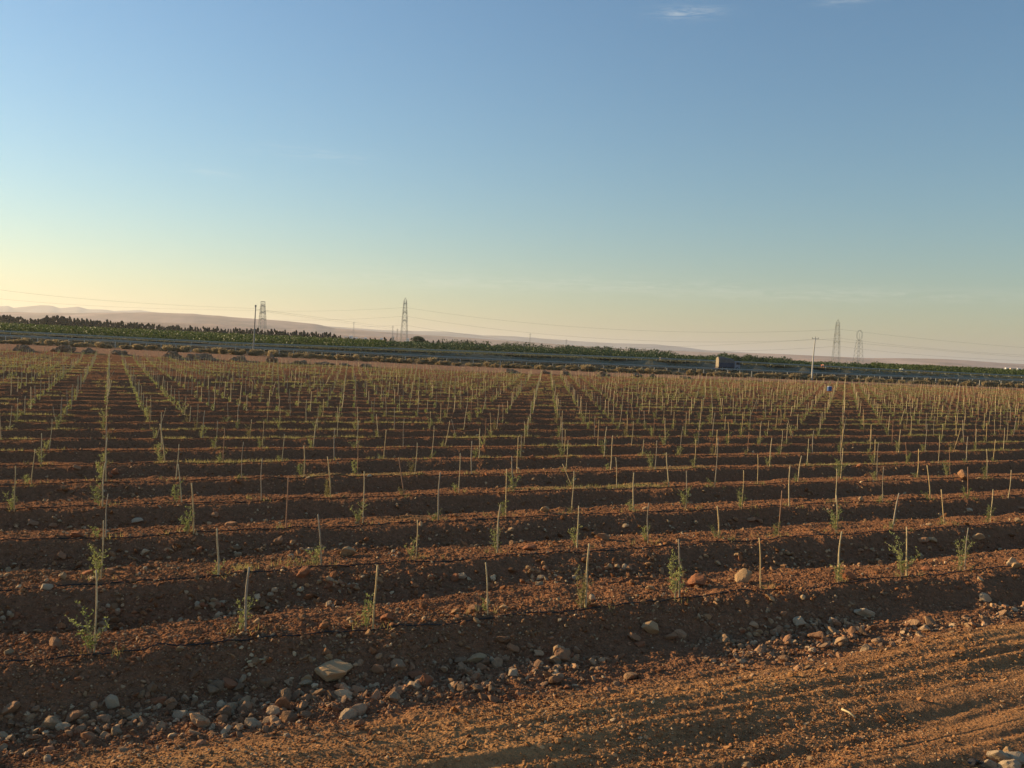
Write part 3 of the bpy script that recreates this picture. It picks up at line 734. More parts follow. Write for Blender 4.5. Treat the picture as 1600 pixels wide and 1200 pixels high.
# ------------------------------------------------------------------ rocks one can point at
rock_lib = []
for i in range(14):
    v, f = rock_mesh(50 + i, I3 if i < 10 else I4)
    cols = [(.50, .31, .16), (.40, .21, .11), (.56, .40, .25), (.38, .155, .075)][i % 4]
    me = mesh_np('rock', v, f, M_stone, link=False, col=np.ones((len(v), 3)) * np.array(cols), smooth=False)
    rock_lib.append((me, i % 4))
CN = ['tan', 'brown', 'pale grey', 'reddish brown']
def place_rock(x, y, wpx, label, tone=None, flat=.6, grp='loose rocks of the field', jx=0, jy=0, lift=0, vert=None):
    X, Y = ground_hit(x, y)
    X += jx; Y += jy
    w_ = wpx / F * Y / 2
    cands = [m for m in rock_lib if tone is None or m[1] == tone]; me, tn = random.choice(cands)
    o = bpy.data.objects.new('rock', me); C.objects.link(o)
    hz = w_ * (vert if vert else flat * random.uniform(.85, 1.15))
    o.scale = (w_, w_ * random.uniform(.65, .9), hz)
    a_ = random.uniform(-.35, .35); o.rotation_euler = (random.gauss(0, .12), random.gauss(0, .12), a_ if random.random() < .5 else a_ + 3.14)
    o.location = (X, Y + w_ * .3, hgt(X, Y + w_ * .3) + hz * .55 + lift)
    tag(o, label.replace('@', CN[tn]), 'rock', grp); return o
def where(x, y):
    X, Y = ground_hit(x, y); k, r = to_lat(np.array(X), np.array(Y)); r = float(r)
    row = max(0, int(math.floor(r + .12)))
    if r < -.12:
        best = min(range(10), key=lambda i: abs(MEAS[0][i][0] - x)); return 'in the ditch below the %s front stake' % ('leftmost' if best == 0 else nth(best + 1))
    L = sorted(rows.get(row, rows[3]), key=lambda s: project(s[1], s[2], 0)[0])
    i = min(range(len(L)), key=lambda i: abs(project(L[i][1], L[i][2], 0)[0] - x)); side = 'right' if x > project(L[i][1], L[i][2], 0)[0] else 'left'
    return 'just %s of the %s stake of the %s ridge' % (side, 'leftmost' if i == 0 else nth(i + 1), 'front' if row == 0 else nth(row + 1))
BIG = [(510, 1062, 72, 0, .42), (358, 1072, 30, 3, .6), (172, 1106, 28, 2, .7), (245, 1100, 32, 3, .6), (281, 1120, 26, 2, .6), (345, 1128, 20, None, .6), (72, 1192, 17, 2, .7), (50, 1160, 18, None, .6),
       (748, 1034, 46, 0, .42), (800, 1020, 24, 1, .7), (648, 1058, 24, 3, .8), (664, 1072, 26, 3, .8), (803, 1058, 18, 2, .8), (590, 1055, 22, 1, .7), (480, 1068, 22, None, .6),
       (1020, 995, 38, 0, .6), (990, 1004, 24, 1, .7), (1050, 1004, 24, 1, .6), (1000, 1012, 18, None, .7), (870, 1026, 26, 0, .8), (878, 1036, 32, 1, .8), (893, 1034, 18, 3, .8), (900, 1024, 16, 1, .9),
       (1162, 912, 30, 0, .85), (1093, 918, 34, 3, .6), (1350, 964, 36, 2, .42), (1540, 942, 20, 2, .9), (1252, 980, 22, 2, .7), (1302, 976, 16, 2, .8), (1278, 1000, 30, 1, .5), (1580, 884, 14, 2, 1.3), (1588, 888, 20, 0, .6),
       (542, 868, 32, 0, .7), (474, 908, 24, 3, .95), (435, 854, 17, 1, 1.0), (10, 1022, 18, 0, .7), (85, 1013, 30, 1, .5), (71, 922, 21, 2, .7), (96, 910, 13, 0, .9), (212, 819, 22, 2, .35),
       (280, 1020, 15, 0, .7), (95, 876, 18, 1, .9), (136, 899, 30, 3, .5), (170, 897, 20, 1, .8), (49, 823, 20, 1, .5), (81, 826, 15, 1, .6), (121, 838, 26, 3, .5), (334, 812, 13, 1, .7), (357, 822, 26, 1, .45),
       (605, 972, 26, 3, .6), (740, 956, 22, 1, .5), (787, 953, 14, 0, .8), (400, 978, 14, 0, .8), (545, 973, 12, 0, .8), (797, 834, 12, 0, .7), (851, 801, 15, 0, .75), (942, 846, 26, 1, .55),
       (830, 858, 26, 3, .5), (1016, 924, 15, 0, .8), (925, 937, 13, 2, .8), (1008, 796, 10, 0, .7), (1175, 816, 18, 1, .5), (1187, 817, 14, 1, .5), (1506, 751, 19, 1, .9), (1343, 731, 11, 3, .7), (1346, 784, 10, 0, 1.1),
       (1515, 799, 10, 2, .8), (1597, 798, 13, 1, .6), (1445, 850, 22, 1, .5), (1460, 849, 20, 0, .6), (1532, 845, 26, 0, .45), (1325, 905, 34, 3, .5), (1450, 892, 17, 3, .5), (1592, 818, 12, 0, .7), (1452, 824, 10, 0, .7),
       (832, 718, 10, 3, .9), (850, 718, 9, 3, .9), (761, 742, 9, 3, .8), (756, 702, 7, 3, 1.2), (577, 746, 9, 2, .7), (180, 742, 14, 3, .8), (172, 745, 10, 3, .9), (118, 735, 16, 1, .6), (1104, 872, 10, 0, .7),
       (310, 865, 14, 3, .8), (438, 1142, 14, 1, .7), (448, 1150, 15, 2, .6), (560, 1135, 22, 1, .6), (1270, 1022, 14, 2, .8), (1266, 1188, 12, 0, .8), (1170, 1193, 24, 0, .4), (770, 1095, 20, 1, .6), (925, 1110, 12, 0, .7),
       (1560, 1190, 34, 2, .6), (1588, 1192, 38, 2, .55), (1545, 1199, 26, 2, .6), (1574, 1183, 20, 0, .6), (1580, 1206, 40, 2, .6), (1525, 1206, 20, 2, .5)]
used = {}
for i, (x, y, wp, tone, fl) in enumerate(BIG):
    if y > 1170 and x > 1500: lab = '@ rock of the small heap in the bottom right corner of the photo'; g = 'rocks heaped in the corner'
    else:
        size = 'large' if wp > 32 else ('middling' if wp > 18 else 'small'); lab = '%s @ rock %s' % (size, where(x, y)) if y < 1100 else '%s @ rock on the bare track, %s' % (size, where(x, y)); g = 'loose rocks of the field'
    place_rock(x, y, wp, lab, tone, fl, g)
PILES = [(175, 955, 46, 22, 12, 'right beside the leftmost front stake'), (325, 948, 56, 22, 16, 'left of the second front stake'), (18, 965, 52, 22, 10, 'at the left edge behind the front ridge'), (310, 864, 28, 12, 9, 'in front of the third ridge'),
         (520, 918, 90, 12, 26, 'below the third stake of the second ridge'), (697, 908, 58, 12, 12, 'behind the fourth front stake'), (845, 897, 44, 12, 12, 'behind the fifth front stake on its left'), (960, 894, 55, 8, 14, 'behind the fifth front stake on its right'),
         (452, 856, 26, 8, 8, 'in front of the third ridge near its third stake'), (425, 935, 44, 4, 5, 'in the furrow between second and third front stakes'), (612, 868, 30, 12, 10, 'on the second ridge left of its fourth stake'), (225, 898, 30, 12, 9, 'on the second ridge right of its leftmost stake'),
         (1355, 862, 34, 6, 8, 'behind the eighth and ninth front stakes'), (1228, 868, 34, 6, 8, 'behind the seventh front stake'), (1200, 990, 90, 22, 22, 'in the ditch below the seventh front stake')]
for (x, y, w_, h_, n, lab) in PILES:
    for i in range(n):
        a = random.uniform(-1, 1); b_ = random.uniform(-1, 1) * (1 - abs(a) * .6)
        s_ = random.uniform(.14, .26) * (w_ if w_ < 60 else 50)
        place_rock(x + a * w_ * .45, y + b_ * h_ * .4, max(4.5, s_), '@ stone, little heap ' + lab, None, .75, 'stones of the heap ' + lab, lift=.05 * max(0, 1 - abs(a) * 1.6) * (1 if i % 2 else 0))

# scraps of wood lying about
for (x0, y0, x1, y1, lab) in ((386, 1036, 416, 1033, 'pale split stick lying flat below the second front stake'), (1315, 1116, 1337, 1127, 'short pale stick lying on the reddish track')):
    A = ground_hit(x0, y0); B = ground_hit(x1, y1); mb = MB(); mb.tube([(A[0], A[1], hgt(*A) + .03), ((A[0] + B[0]) / 2, (A[1] + B[1]) / 2, max(hgt(*A), hgt(*B)) + .035), (B[0], B[1], hgt(*B) + .03)], [.016, .014, .01], 6)
    tag(mb.build('stick', M_wood, smooth=True), lab, 'stick')
# black plastic scrap in the bottom right corner
X, Y = ground_hit(1517, 1197); v, f = rock_mesh(77, I3); v = v * np.array([.16, .09, .04]); v[:, 2] += .03 * np.sin(v[:, 0] * 40)
o = mesh_np('plastic_scrap', v, f, M_hose, smooth=True); o.location = (X, Y, hgt(X, Y) + .03); tag(o, 'crumpled black plastic scrap beside the rocks in the bottom right corner', 'plastic scrap')

# ------------------------------------------------------------------ heaps at the row ends
HE = [(35, 556, 26, 7), (98, 561, 30, 7), (138, 559, 20, 6), (186, 559, 26, 6), (270, 562, 22, 7), (320, 564, 28, 6), (372, 566, 24, 6), (300, 566, 18, 5), (424, 568, 16, 8), (470, 569, 26, 5), (507, 571, 24, 4), (540, 573, 22, 4), (571, 574, 22, 4),
      (800, 582, 22, 5), (852, 584, 12, 5), (884, 585, 14, 4), (940, 587, 24, 5), (994, 588, 16, 4), (1020, 589, 12, 5), (1070, 592, 22, 4)]
for i, (x, y, w_, h_) in enumerate(HE):
    X, Y = ground_at(x, y + 1.0, 0); Y = float(field_edge(np.array(X))) + random.uniform(-.5, 1.5); X = (x - 800) / F * Y * 1.0 + (Y * 0)
    p = at_depth(x, y, Y); X = p.x
    v, f = I4; v = v.copy(); rad = w_ / F * Y / 2; hh = max(.6, h_ / F * Y * 1.25)
    n1 = noise3(v, 2.2, 500 + i); n2 = noise3(v, 7, 600 + i); v = v * (1 + .7 * n1 + .35 * n2)[:, None]; v = v * np.array([rad, rad * .8, hh]); v[:, 2] = np.where(v[:, 2] < 0, v[:, 2] * .2, v[:, 2])
    col = np.ones((len(v), 3)) * np.array([.26, .165, .10]); col *= (1 + .6 * n2)[:, None]
    o = mesh_np('soil_heap', v, f, M_heap, col=col); o.location = (X, Y, hgt(X, Y, False) - .1)
    tag(o, 'rough dark earth mound at the far row ends, %s from the left' % nth(i + 1), 'mound', 'earth mounds at the far row ends')

# ------------------------------------------------------------------ dry bushes along the fence
bush_lib = []
for i in range(7):
    r_ = np.random.default_rng(700 + i); cs = [(r_.uniform(-.75, .75), r_.uniform(-.4, .4), r_.uniform(.25, .6), r_.uniform(.35, .6), r_.uniform(.35, .5), r_.uniform(.25, .42)) for _ in range(5)]
    q, f = leaf_cloud(cs, 170, .22, .13, 0, .6, r_); q[:, 2] = np.maximum(q[:, 2], -.05)
    bush_lib.append(mesh_np('roadside_bush', q, f, M_bush, link=False))
bl = []
Xc = -122.
while Xc < 142:
    Xc += random.uniform(.9, 2.3)
    bl.append((Xc + random.uniform(-.4, .4), 202.4 + random.uniform(-1.3, 1.4), random.uniform(.9, 1.55)))
bl.sort(key=lambda b: b[0] / (b[1] + FS * b[0]))
for i, (X, q_, s_) in enumerate(bl):
    Y = q_ + FS * X; o = bpy.data.objects.new('roadside_bush', bush_lib[i % 7]); C.objects.link(o)
    o.location = (X, Y, hgt(X, Y, False) - .05); o.rotation_euler = (0, 0, random.choice((0, 3.14)) + random.uniform(-.3, .3)); o.scale = (s_ * 1.15, s_, s_ * random.uniform(.9, 1.25))
    tag(o, 'dry brown bush along the highway fence, %s from the left' % nth(i + 1), 'bush', 'dry bushes along the highway fence')

def scrub(name, q0, q1, n, mat, size, seed):
    r_ = np.random.default_rng(seed); X = r_.uniform(-150, 175, n); q = r_.uniform(q0, q1, n)
    keep = fbm(X * .12, q * .5, seed, 3) > -.08; X, q = X[keep], q[keep]; Y = q + FS * X; z = height(X, Y, False)
    sc = r_.uniform(.5, 1.3, len(X)) * size
    qd, f = leaf_cloud(np.stack([X, Y, z + sc * .3, sc, sc, sc * .45], -1), 16, .24, .10, 0, .9, r_); tag(mesh_np(name, qd, f, mat), kind='stuff')
M_verge = leafy('verge_grass', (.10, .10, .045), (.24, .20, .09), .35, scale=.15)
scrub('verge_scrub', 205.8, 211.6, 2600, M_verge, .45, 401)
scrub('verge_scrub', 222.9, 226.8, 2600, M_verge, .38, 402)
scrub('verge_scrub', 238.6, 246, 2600, M_verge, .5, 403)
# ------------------------------------------------------------------ orchard masses behind the highway
def orchard(name, spec, mat, n_per=40, L=.75, W=.42, seed=1):
    """spec: function giving list of crowns (X,Y,h,rad)"""
    r_ = np.random.default_rng(seed); cs = []
    for (X, Y, h, rad) in spec: z = hgt(X, Y, False); cs.append((X, Y, z + h * .55, rad, rad, h * .5))
    q, f = leaf_cloud(cs, n_per, L, W, 0, .3, r_); o = mesh_np(name, q, f, mat); tag(o, kind='stuff'); return o
def band(u0, u1, D0, D1, dr, dx, h, seed, skip=.0, hv=.25, rad=1.9):
    r_ = random.Random(seed); L = []; D = D0
    while D < D1:
        u = u0
        while u < u1:
            u += dx / D * r_.uniform(.8, 1.2)
            if r_.random() < skip: continue
            Y = D + r_.uniform(-1, 1); X = u * Y
            if Y - FS * X < 246: continue
            L.append((X, Y, h * r_.uniform(1 - hv, 1 + hv), rad * r_.uniform(.8, 1.2)))
        D += dr
    return L
orchard('orchard', band(-.66, -.16, 232, 450, 7, 3.6, 2.15, 1), M_orch, 90, .55, .34)
orchard('orchard', band(.40, .70, 250, 520, 8, 4.0, 2.5, 2), M_orch, 90, .55, .34)
orchard('orchard', band(.20, .40, 265, 400, 8, 4.0, 2.1, 12, .1), M_orchd, 90, .55, .34)
orchard('orchard', band(-.16, .20, 290, 430, 8, 4.0, 1.9, 3, .1), M_orchd, 90, .55, .34)
orchard('orchard', band(.04, .17, 330, 390, 8, 4.4, 3.0, 4, .1, .4, 2.6), M_orchd, 130, .55, .36)
orchard('orchard', band(.225, .305, 276, 312, 7, 3.6, 2.6, 5, .05, .35, 2.2), M_orchd, 260, .45, .32)
orchard('orchard', band(-.09, .10, 400, 440, 8, 4.4, 3.2, 6, .15, .35, 2.4), M_orchd, 120, .55, .36)

# cypress belt
cyp_lib = []
for i in range(8):
    r_ = np.random.default_rng(800 + i); cs = []
    for j in range(7):
        t = j / 6; cs.append((r_.normal(0, .12), r_.normal(0, .12), .12 + .78 * t, .24 * (1 - .75 * t) + .03, .24 * (1 - .75 * t) + .03, .13))
    q, f = leaf_cloud(cs, 110, .15, .12, 0, 1.2, r_); cyp_lib.append(q)
TR = []
x = -12
while x < 532:
    x += random.uniform(2.8, 4.2)
    topy = np.interp(x, [0, 20, 50, 70, 90, 150, 165, 200, 300, 400, 460, 520, 535], [493, 494, 499, 496, 495, 501, 501, 505, 511, 515, 518, 522, 527]) + random.uniform(-2.2, 2.6)
    TR.append((x, topy, 600 + random.uniform(-10, 10)))
for xx, ty in ((545, 527), (553, 528), (562, 530), (570, 530), (578, 528), (586, 528), (594, 530), (601, 527), (611, 528), (668, 532), (677, 532), (685, 531), (692, 534), (706, 535), (713, 537), (727, 533), (731, 531), (745, 538), (752, 539), (765, 540), (777, 538), (840, 544), (898, 547), (905, 546)):
    TR.append((xx, ty, 520 + random.uniform(-20, 20)))
cyp_me = []
for q in cyp_lib:
    cyp_me.append(mesh_np('cypress', q, np.arange(len(q)).reshape(-1, 4), M_cyp, link=False))
nb = sum(1 for t in TR if t[0] < 535); 
for i, (x, ty, D) in enumerate(TR):
    p = at_depth(x, ty, D); z = hgt(p.x, D, False); h = p.z - z
    if h < 3: h = 3
    o = bpy.data.objects.new('cypress', cyp_me[i % 8]); C.objects.link(o); o.location = (p.x, D, z); o.rotation_euler = (0, 0, random.uniform(0, 6)); wv = h * random.uniform(.6, .95); o.scale = (wv, wv, h)
    if i < nb: lab = 'dark cypress in the belt behind the green orchard, %s from the left' % nth(i + 1)
    else: lab = 'dark conifer right of the long cypress belt, %s of that loose line' % nth(i - nb + 1)
    tag(o, lab, 'tree', 'cypresses beyond the highway')
# the broad tree
def broad_tree(x, y_top, y_base, D, wpx, label, mat, seed, n=20, nl=420):
    b_ = at_depth(x, y_base, D); z = hgt(b_.x, D, False); h = at_depth(x, y_top, D).z - z; w_ = wpx / F * D / 2
    e = empty('tree', (b_.x, D, z)); r_ = np.random.default_rng(seed); mb = MB(); cs = []
    mb.tube([(0, 0, -.3), (.1, 0, h * .3), (.2, .1, h * .6)], [.045 * h, .035 * h, .02 * h], 8)
    for i in range(n):
        a = r_.uniform(0, 6.28); t = r_.uniform(.3, .9); rr_ = w_ * r_.uniform(.2, .7) * math.sin(t * 2.6)
        c_ = (math.cos(a) * rr_, math.sin(a) * rr_, h * t); cs.append((*c_, w_ * .38, w_ * .38, h * .15)); mb.tube([(.1, 0, h * .3), c_], [.018 * h, .006 * h], 5)
    mb.build('trunk', M_trunk, e); q, f = leaf_cloud(cs, nl, h * .055, h * .04, 0, .3, r_); mesh_np('crown', q, f, mat, parent=e)
    tag(e, label, 'tree'); return e
broad_tree(653, 524.5, 546, 430, 31, 'broad dark tree standing alone beyond the highway, right of the tall pylon', M_orchd, 3)
broad_tree(1203, 561, 578, 300, 26, 'rounded low dark tree beyond the highway, just right of the truck', M_orchd, 5)

# ------------------------------------------------------------------ poles, pylons and cables
def lean_pole(x0, y0, x1, y1, D, mat, label, bend=0.0, arms=False, w=.17):
    b_ = at_depth(x0, y0, D); t_ = at_depth(x1, y1, D); z = hgt(b_.x, D, False)
    e = empty('utility_pole', (b_.x, D, z)); mb = MB(); dx, dz = t_.x - b_.x, t_.z - z; pts = []
    for i in range(9):
        t = i / 8; pts.append((dx * t + bend * math.sin(math.pi * t) * dz, 0, dz * t - (.3 if i == 0 else 0)))
    mb.tube(pts, [w * (1 - .4 * i / 8) for i in range(9)], 10); mb.build('pole', mat, e, smooth=True)
    if arms:
        mb = MB(); mb.box(dx - .8, dx + .8, -.06, .06, dz - .28, dz - .16); mb.build('crossarm', M_galv, e)
        for k in (-1, 0, 1):
            mb = MB(); mb.lathe([(.03, 0), (.09, .05), (.05, .12), (.09, .17), (.05, .24), (.02, .34)], 8, c=(dx + k * .72, 0, dz - .16 + (.16 if k == 0 else 0))); mb.build('insulator', M_pole, e)
    else:
        mb = MB(); mb.box(dx - .16, dx + .16, -.1, .1, dz - .1, dz + .35); mb.build('pole_head', M_pole, e)
    tag(e, label, 'pole', 'utility poles by the highway'); return Vector((e.location.x + dx, D, z + dz))
P1 = lean_pole(395.5, 549, 399.5, 479, 193, M_pole, 'thin grey utility pole among the dry bushes, left of the dark lattice pylon', 0, False)
P2 = lean_pole(1269, 586, 1274, 528, 213, M_conc, 'pale curved utility pole with a crossarm, left of the two lattice pylons', -.012, True, .2)
def pylon(x, ytop, D, label, head='arms', hbase=None, wb=6.5, yaw=1.2, thick=.14, wtop=1.7, slim=True):
    t_ = at_depth(x, ytop, D); zb = hgt(t_.x, D, False); H = t_.z - zb
    e = empty('lattice_pylon', (t_.x, D, zb), yaw); mb = MB()
    def wid(t): return wb * (1 - t) ** 1.0 + wtop * t if t < .55 else (wb * .45 + wtop * .55) * (1 - (t - .55) / .45) + wtop * .55 * ((t - .55) / .45) + wtop * .25 * ((t - .55) / .45)
    lv = [0, .14, .27, .38, .48, .57, .65, .72, .79, .86, .93]
    if head == 'ring': lv = [0, .15, .29, .42, .54, .64, .72]
    cor = []
    for t in lv:
        w2 = wid(t) / 2; cor.append([(w2, w2, H * t), (-w2, w2, H * t), (-w2, -w2, H * t), (w2, -w2, H * t)])
    for i in range(len(lv) - 1):
        for j in range(4):
            a, b_ = cor[i][j], cor[i + 1][j]; mb.tube([a, b_], thick, 4)
            c_, d_ = cor[i][(j + 1) % 4], cor[i + 1][(j + 1) % 4]
            mb.tube([a, d_], thick * .5, 3); mb.tube([c_, b_], thick * .5, 3); mb.tube([b_, d_], thick * .5, 3)
    topw = cor[-1]
    if head == 'arms' and slim:
        for j in range(4): mb.tube([topw[j], (0, 0, H)], thick * .8, 4)
    elif head == 'arms':
        for j in range(4): mb.tube([topw[j], (topw[j][0], topw[j][1], H)], thick, 4)
        mb.box(topw[2][0], topw[0][0], topw[2][1], topw[0][1], H * .985, H)
    mb.build('lattice_tower', M_galv, e)
    levels = []
    if head == 'arms':
        for t, L in ((.865, 3.6), (.68, 4.6), (.50, 4.0)):
            m2 = MB(); w2 = wid(t) / 2
            for sx in (-1, 1):
                tip = (sx * (w2 + L), 0, H * t)
                for sy in (-1, 1):
                    m2.tube([(sx * w2, sy * w2, H * t), tip], thick * .8, 4); m2.tube([(sx * w2, sy * w2, H * t + H * .035), tip], thick * .6, 4); m2.tube([(sx * w2, sy * w2, H * t), (sx * w2, sy * w2, H * t + H * .035)], thick * .6, 4)
                    for g in (.3, .6): m2.tube([(sx * (w2 + L * g), sy * w2 * (1 - g), H * t), (sx * (w2 + L * g), sy * w2 * (1 - g), H * (t + .035 * (1 - g)))], thick * .4, 3)
                m2.tube([tip, (tip[0], 0, H * t - 1.9)], .12, 5)
            m2.build('crossarm', M_galv, e); levels.append((L + w2, H * t - 1.9))
    else:
        m2 = MB(); hb = H * .72; pts = []
        for g in range(17):
            a = math.pi * (-.5 + 2 * g / 16); pts.append((H * .085 * math.cos(a), 0, hb + H * .14 + H * .14 * math.sin(a)))
        for sy in (-.5, .5): m2.tube([(p[0], sy, p[2]) for p in pts], thick * 1.1, 4)
        for p in pts: m2.tube([(p[0], -.5, p[2]), (p[0], .5, p[2])], thick * .5, 3)
        m2.build('window_head', M_galv, e); levels = [(H * .12, H * .97), (H * .1, H * .86)]
        m3 = MB(); m3.tube([(0, 0, hb), (0, 0, hb + H * .2)], thick, 4); m3.build('inner_strut', M_galv, e)
    tag(e, label, 'pylon', 'lattice pylons beyond the highway')
    return e, levels
eA, lA = pylon(411, 471, 830, 'dark lattice pylon rising from the cypress belt, right of the grey pole', yaw=1.5, wb=6.5, wtop=3.4, thick=.2, slim=False)
eB, lB = pylon(633.5, 465, 690, 'tall narrow lattice pylon left of the broad dark tree', yaw=1.48, thick=.13, wb=5.2, wtop=2.2)
eC, lC = pylon(1309.5, 499, 640, 'taller left one of the two lattice pylons right of the curved pole', yaw=1.48, thick=.11, wb=5.0, wtop=2.2)
eD, lD = pylon(1343.5, 516, 600, 'shorter lattice pylon with a ring-shaped head, right of the taller one', 'ring', yaw=.25, thick=.10, wb=5.0, wtop=1.9)
def cable(pts_px, label, rad, n=40):
    """pts: (x, y, D) control pixels; a smooth hanging curve through first, middle and last"""
    P = [at_depth(*p) for p in pts_px]; mb = MB(); L = []
    a, m, b_ = P
    for i in range(n + 1):
        t = i / n; L.append(a * (1 - t) * (1 - 2 * t) + m * (4 * t * (1 - t)) + b_ * (t * (2 * t - 1)))
    mb.tube(L, rad, 4); o = mb.build('power_cable', M_cable); tag(o, label, 'cable', 'power cables'); return o
cable([(-60, 444, 120), (170, 470, 150), (399, 482, 193)], 'upper cable sagging from the left edge of the photo to the grey utility pole', 0.0099)
cable([(-60, 460, 120), (170, 479, 150), (399, 485, 193)], 'lower cable sagging from the left edge of the photo to the grey utility pole', 0.0074)
cable([(400, 483, 193), (505, 497, 330), (614, 512, 560)], 'upper cable running right from the grey pole down to the small mast', 0.0217)
cable([(400, 485, 193), (505, 499.5, 330), (614, 515, 560)], 'lower cable running right from the grey pole down to the small mast', 0.0186)
for (ya, ym, yb, nm) in ((486, 485.5, 480.5, 'top'), (500, 499.5, 494, 'middle'), (513, 512, 508, 'lowest')):
    cable([(412, ya, 830), (520, ym, 760), (633, yb, 690)], nm + ' cable between the pylon in the cypress belt and the tall narrow pylon', 0.0434)
for (ya, ym, yb, nm) in ((480.5, 514.5, 515, 'top'), (494, 530, 529, 'middle'), (508, 545, 541, 'lowest')):
    cable([(634, ya, 690), (960, ym, 665), (1309, yb, 640)], nm + ' cable between the tall narrow pylon and the pair of pylons', 0.0434)
for (ya, ym, yb, nm) in ((514, 531, 546, 'top'), (528, 545, 557, 'middle'), (541, 556, 565, 'lowest')):
    cable([(1310, ya, 640), (1460, ym, 610), (1640, yb, 580)], nm + ' cable leaving the taller right-hand pylon to the right edge', 0.0372)
cable([(900, 545, 260), (1100, 540, 235), (1273, 529.5, 213)], 'cable reaching the crossarm of the pale curved pole from the left', 0.0136)
cable([(1275, 529.5, 213), (1440, 545, 205), (1640, 561, 196)], 'cable leaving the crossarm of the pale curved pole to the right', 0.0124)
for (x, y0, y1, D, lab) in ((614, 508, 532, 560, 'small thin mast left of the tall narrow pylon'), (621, 513, 532, 570, 'shorter thin mast between the small mast and the tall narrow pylon'), (828.5, 520, 547, 900, 'faint thin mast on the plain beyond the dark trees'), (553, 502, 520, 1500, 'faint mast on the slope right of the cypress belt'), (885, 530, 540, 1800, 'faint stub of a mast on the low hill right of the faint thin mast')):
    t_ = at_depth(x, y0, D); z = hgt(t_.x, D, False); z = min(z, t_.z - 4); e = empty('distant_mast', (t_.x, D, z)); H = t_.z - z; mb = MB(); ww = D * .0011
    for sx in (-1, 1): mb.tube([(sx * ww, 0, -1), (0, 0, H)], D * .00011, 4)
    for j in range(1, 7):
        t = j / 7; mb.tube([(-ww * (1 - t), 0, H * t), (ww * (1 - t - .14), 0, H * (t + .14))], D * .0001, 3)
    mb.build('mast_tower', M_galv, e); mb = MB(); mb.box(-D * .0014, D * .0014, -.2, .2, H * .9, H * .9 + D * .0003); mb.build('crossarm', M_galv, e); tag(e, lab, 'mast')

# ------------------------------------------------------------------ buildings and other far things
def shed(x, y_top, y_bot, wpx, D, wall, label, name='shed', roof='gable', cat='shed'):
    b_ = at_depth(x, y_bot, D); t_ = at_depth(x, y_top, D); w_ = wpx / F * D; h = t_.z - b_.z; z = b_.z
    e = empty(name, (b_.x, D, z)); d_ = max(2.5, w_ * .7); mb = MB(); mb.box(-w_ / 2, w_ / 2, 0, d_, -4, h * (.8 if roof == 'gable' else .92)); mb.build('wall', wall, e)
    mb = MB()
    if roof == 'gable':
        x0, x1 = -w_ / 2 - .2, w_ / 2 + .2; zt = h * .8 + .02
        mb.add([(x0, -.2, zt), (x1, -.2, zt), (x1, d_ + .2, zt), (x0, d_ + .2, zt), (x0, d_ / 2, h), (x1, d_ / 2, h)], [(3, 2, 1, 0), (0, 1, 5, 4), (2, 3, 4, 5), (0, 4, 3), (1, 2, 5)])
    else: mb.box(-w_ / 2 - .1, w_ / 2 + .1, -.1, d_ + .1, h * .92 + .01, h)
    mb.build('roof', M_roof if wall is not M_white else M_white, e)
    mb = MB(); mb.box(-w_ * .12, w_ * .08, -.04, .02, -.2, h * .6); mb.build('door', M_dark, e)
    mb = MB(); mb.box(w_ * .2, w_ * .34, -.04, .02, h * .35, h * .62); mb.build('window', M_dark, e)
    tag(e, label, cat, 'small buildings beyond the highway')
shed(797, 550.5, 556, 11, 246, M_pinkw, 'faded red little shed on the verge beyond the highway near the middle', roof='flat')
shed(1041, 559, 562.5, 17, 262, M_brownw, 'low long brown shed beyond the highway left of the truck', roof='flat')
shed(1293, 569.5, 575.5, 12, 272, M_orange, 'bright orange little shed beyond the highway by the taller pylon', roof='flat')
shed(1412.5, 576, 580, 4, 280, M_white, 'tiny white hut in the right-hand orchard', 'hut', roof='gable', cat='hut')
shed(1435, 578, 582.5, 13, 278, M_cream, 'cream low shed in the right-hand orchard beside the tiny white hut', roof='flat')
shed(1455, 580, 584, 12, 278, M_pinkw, 'tan low shed in the right-hand orchard, right of the cream one', roof='flat')
shed(1551, 585.5, 588, 9, 280, M_cream, 'pale low shed near the right edge of the photo beyond the highway', roof='flat')
shed(278, 517, 522, 15, 400, M_white, 'white roofed shed in the green orchard before the cypress belt', roof='gable')
shed(1467, 571, 574, 5, 1300, M_white, 'white distant house on the plain above the right-hand orchard', 'house', roof='gable', cat='house')
for i, (x, yt, yb, w_, D) in enumerate(((540, 526, 530, 5, 1500), (548, 524.5, 528, 6, 1550), (556, 527, 530.5, 5, 1500), (565, 528, 531, 4, 1500), (571, 527, 530, 4, 1600), (596, 528, 531.5, 4, 1300), (614, 526, 533, 3, 1100), (637, 528.5, 531, 4, 1300), (636, 533, 536, 8, 900), (646, 533.5, 536, 4, 900),
        (815, 541, 543.5, 3, 1500), (1575, 574.5, 577, 6, 1500), (1583, 575, 578, 7, 1450), (1593, 575, 578, 6, 1500), (1560, 577, 579, 8, 1400))):
    shed(x, yt, yb, w_, D, M_white if i % 3 else M_cream, 'tiny pale house on the far plain, %s of those houses from the left' % nth(i + 1), 'house', 'gable', 'house')
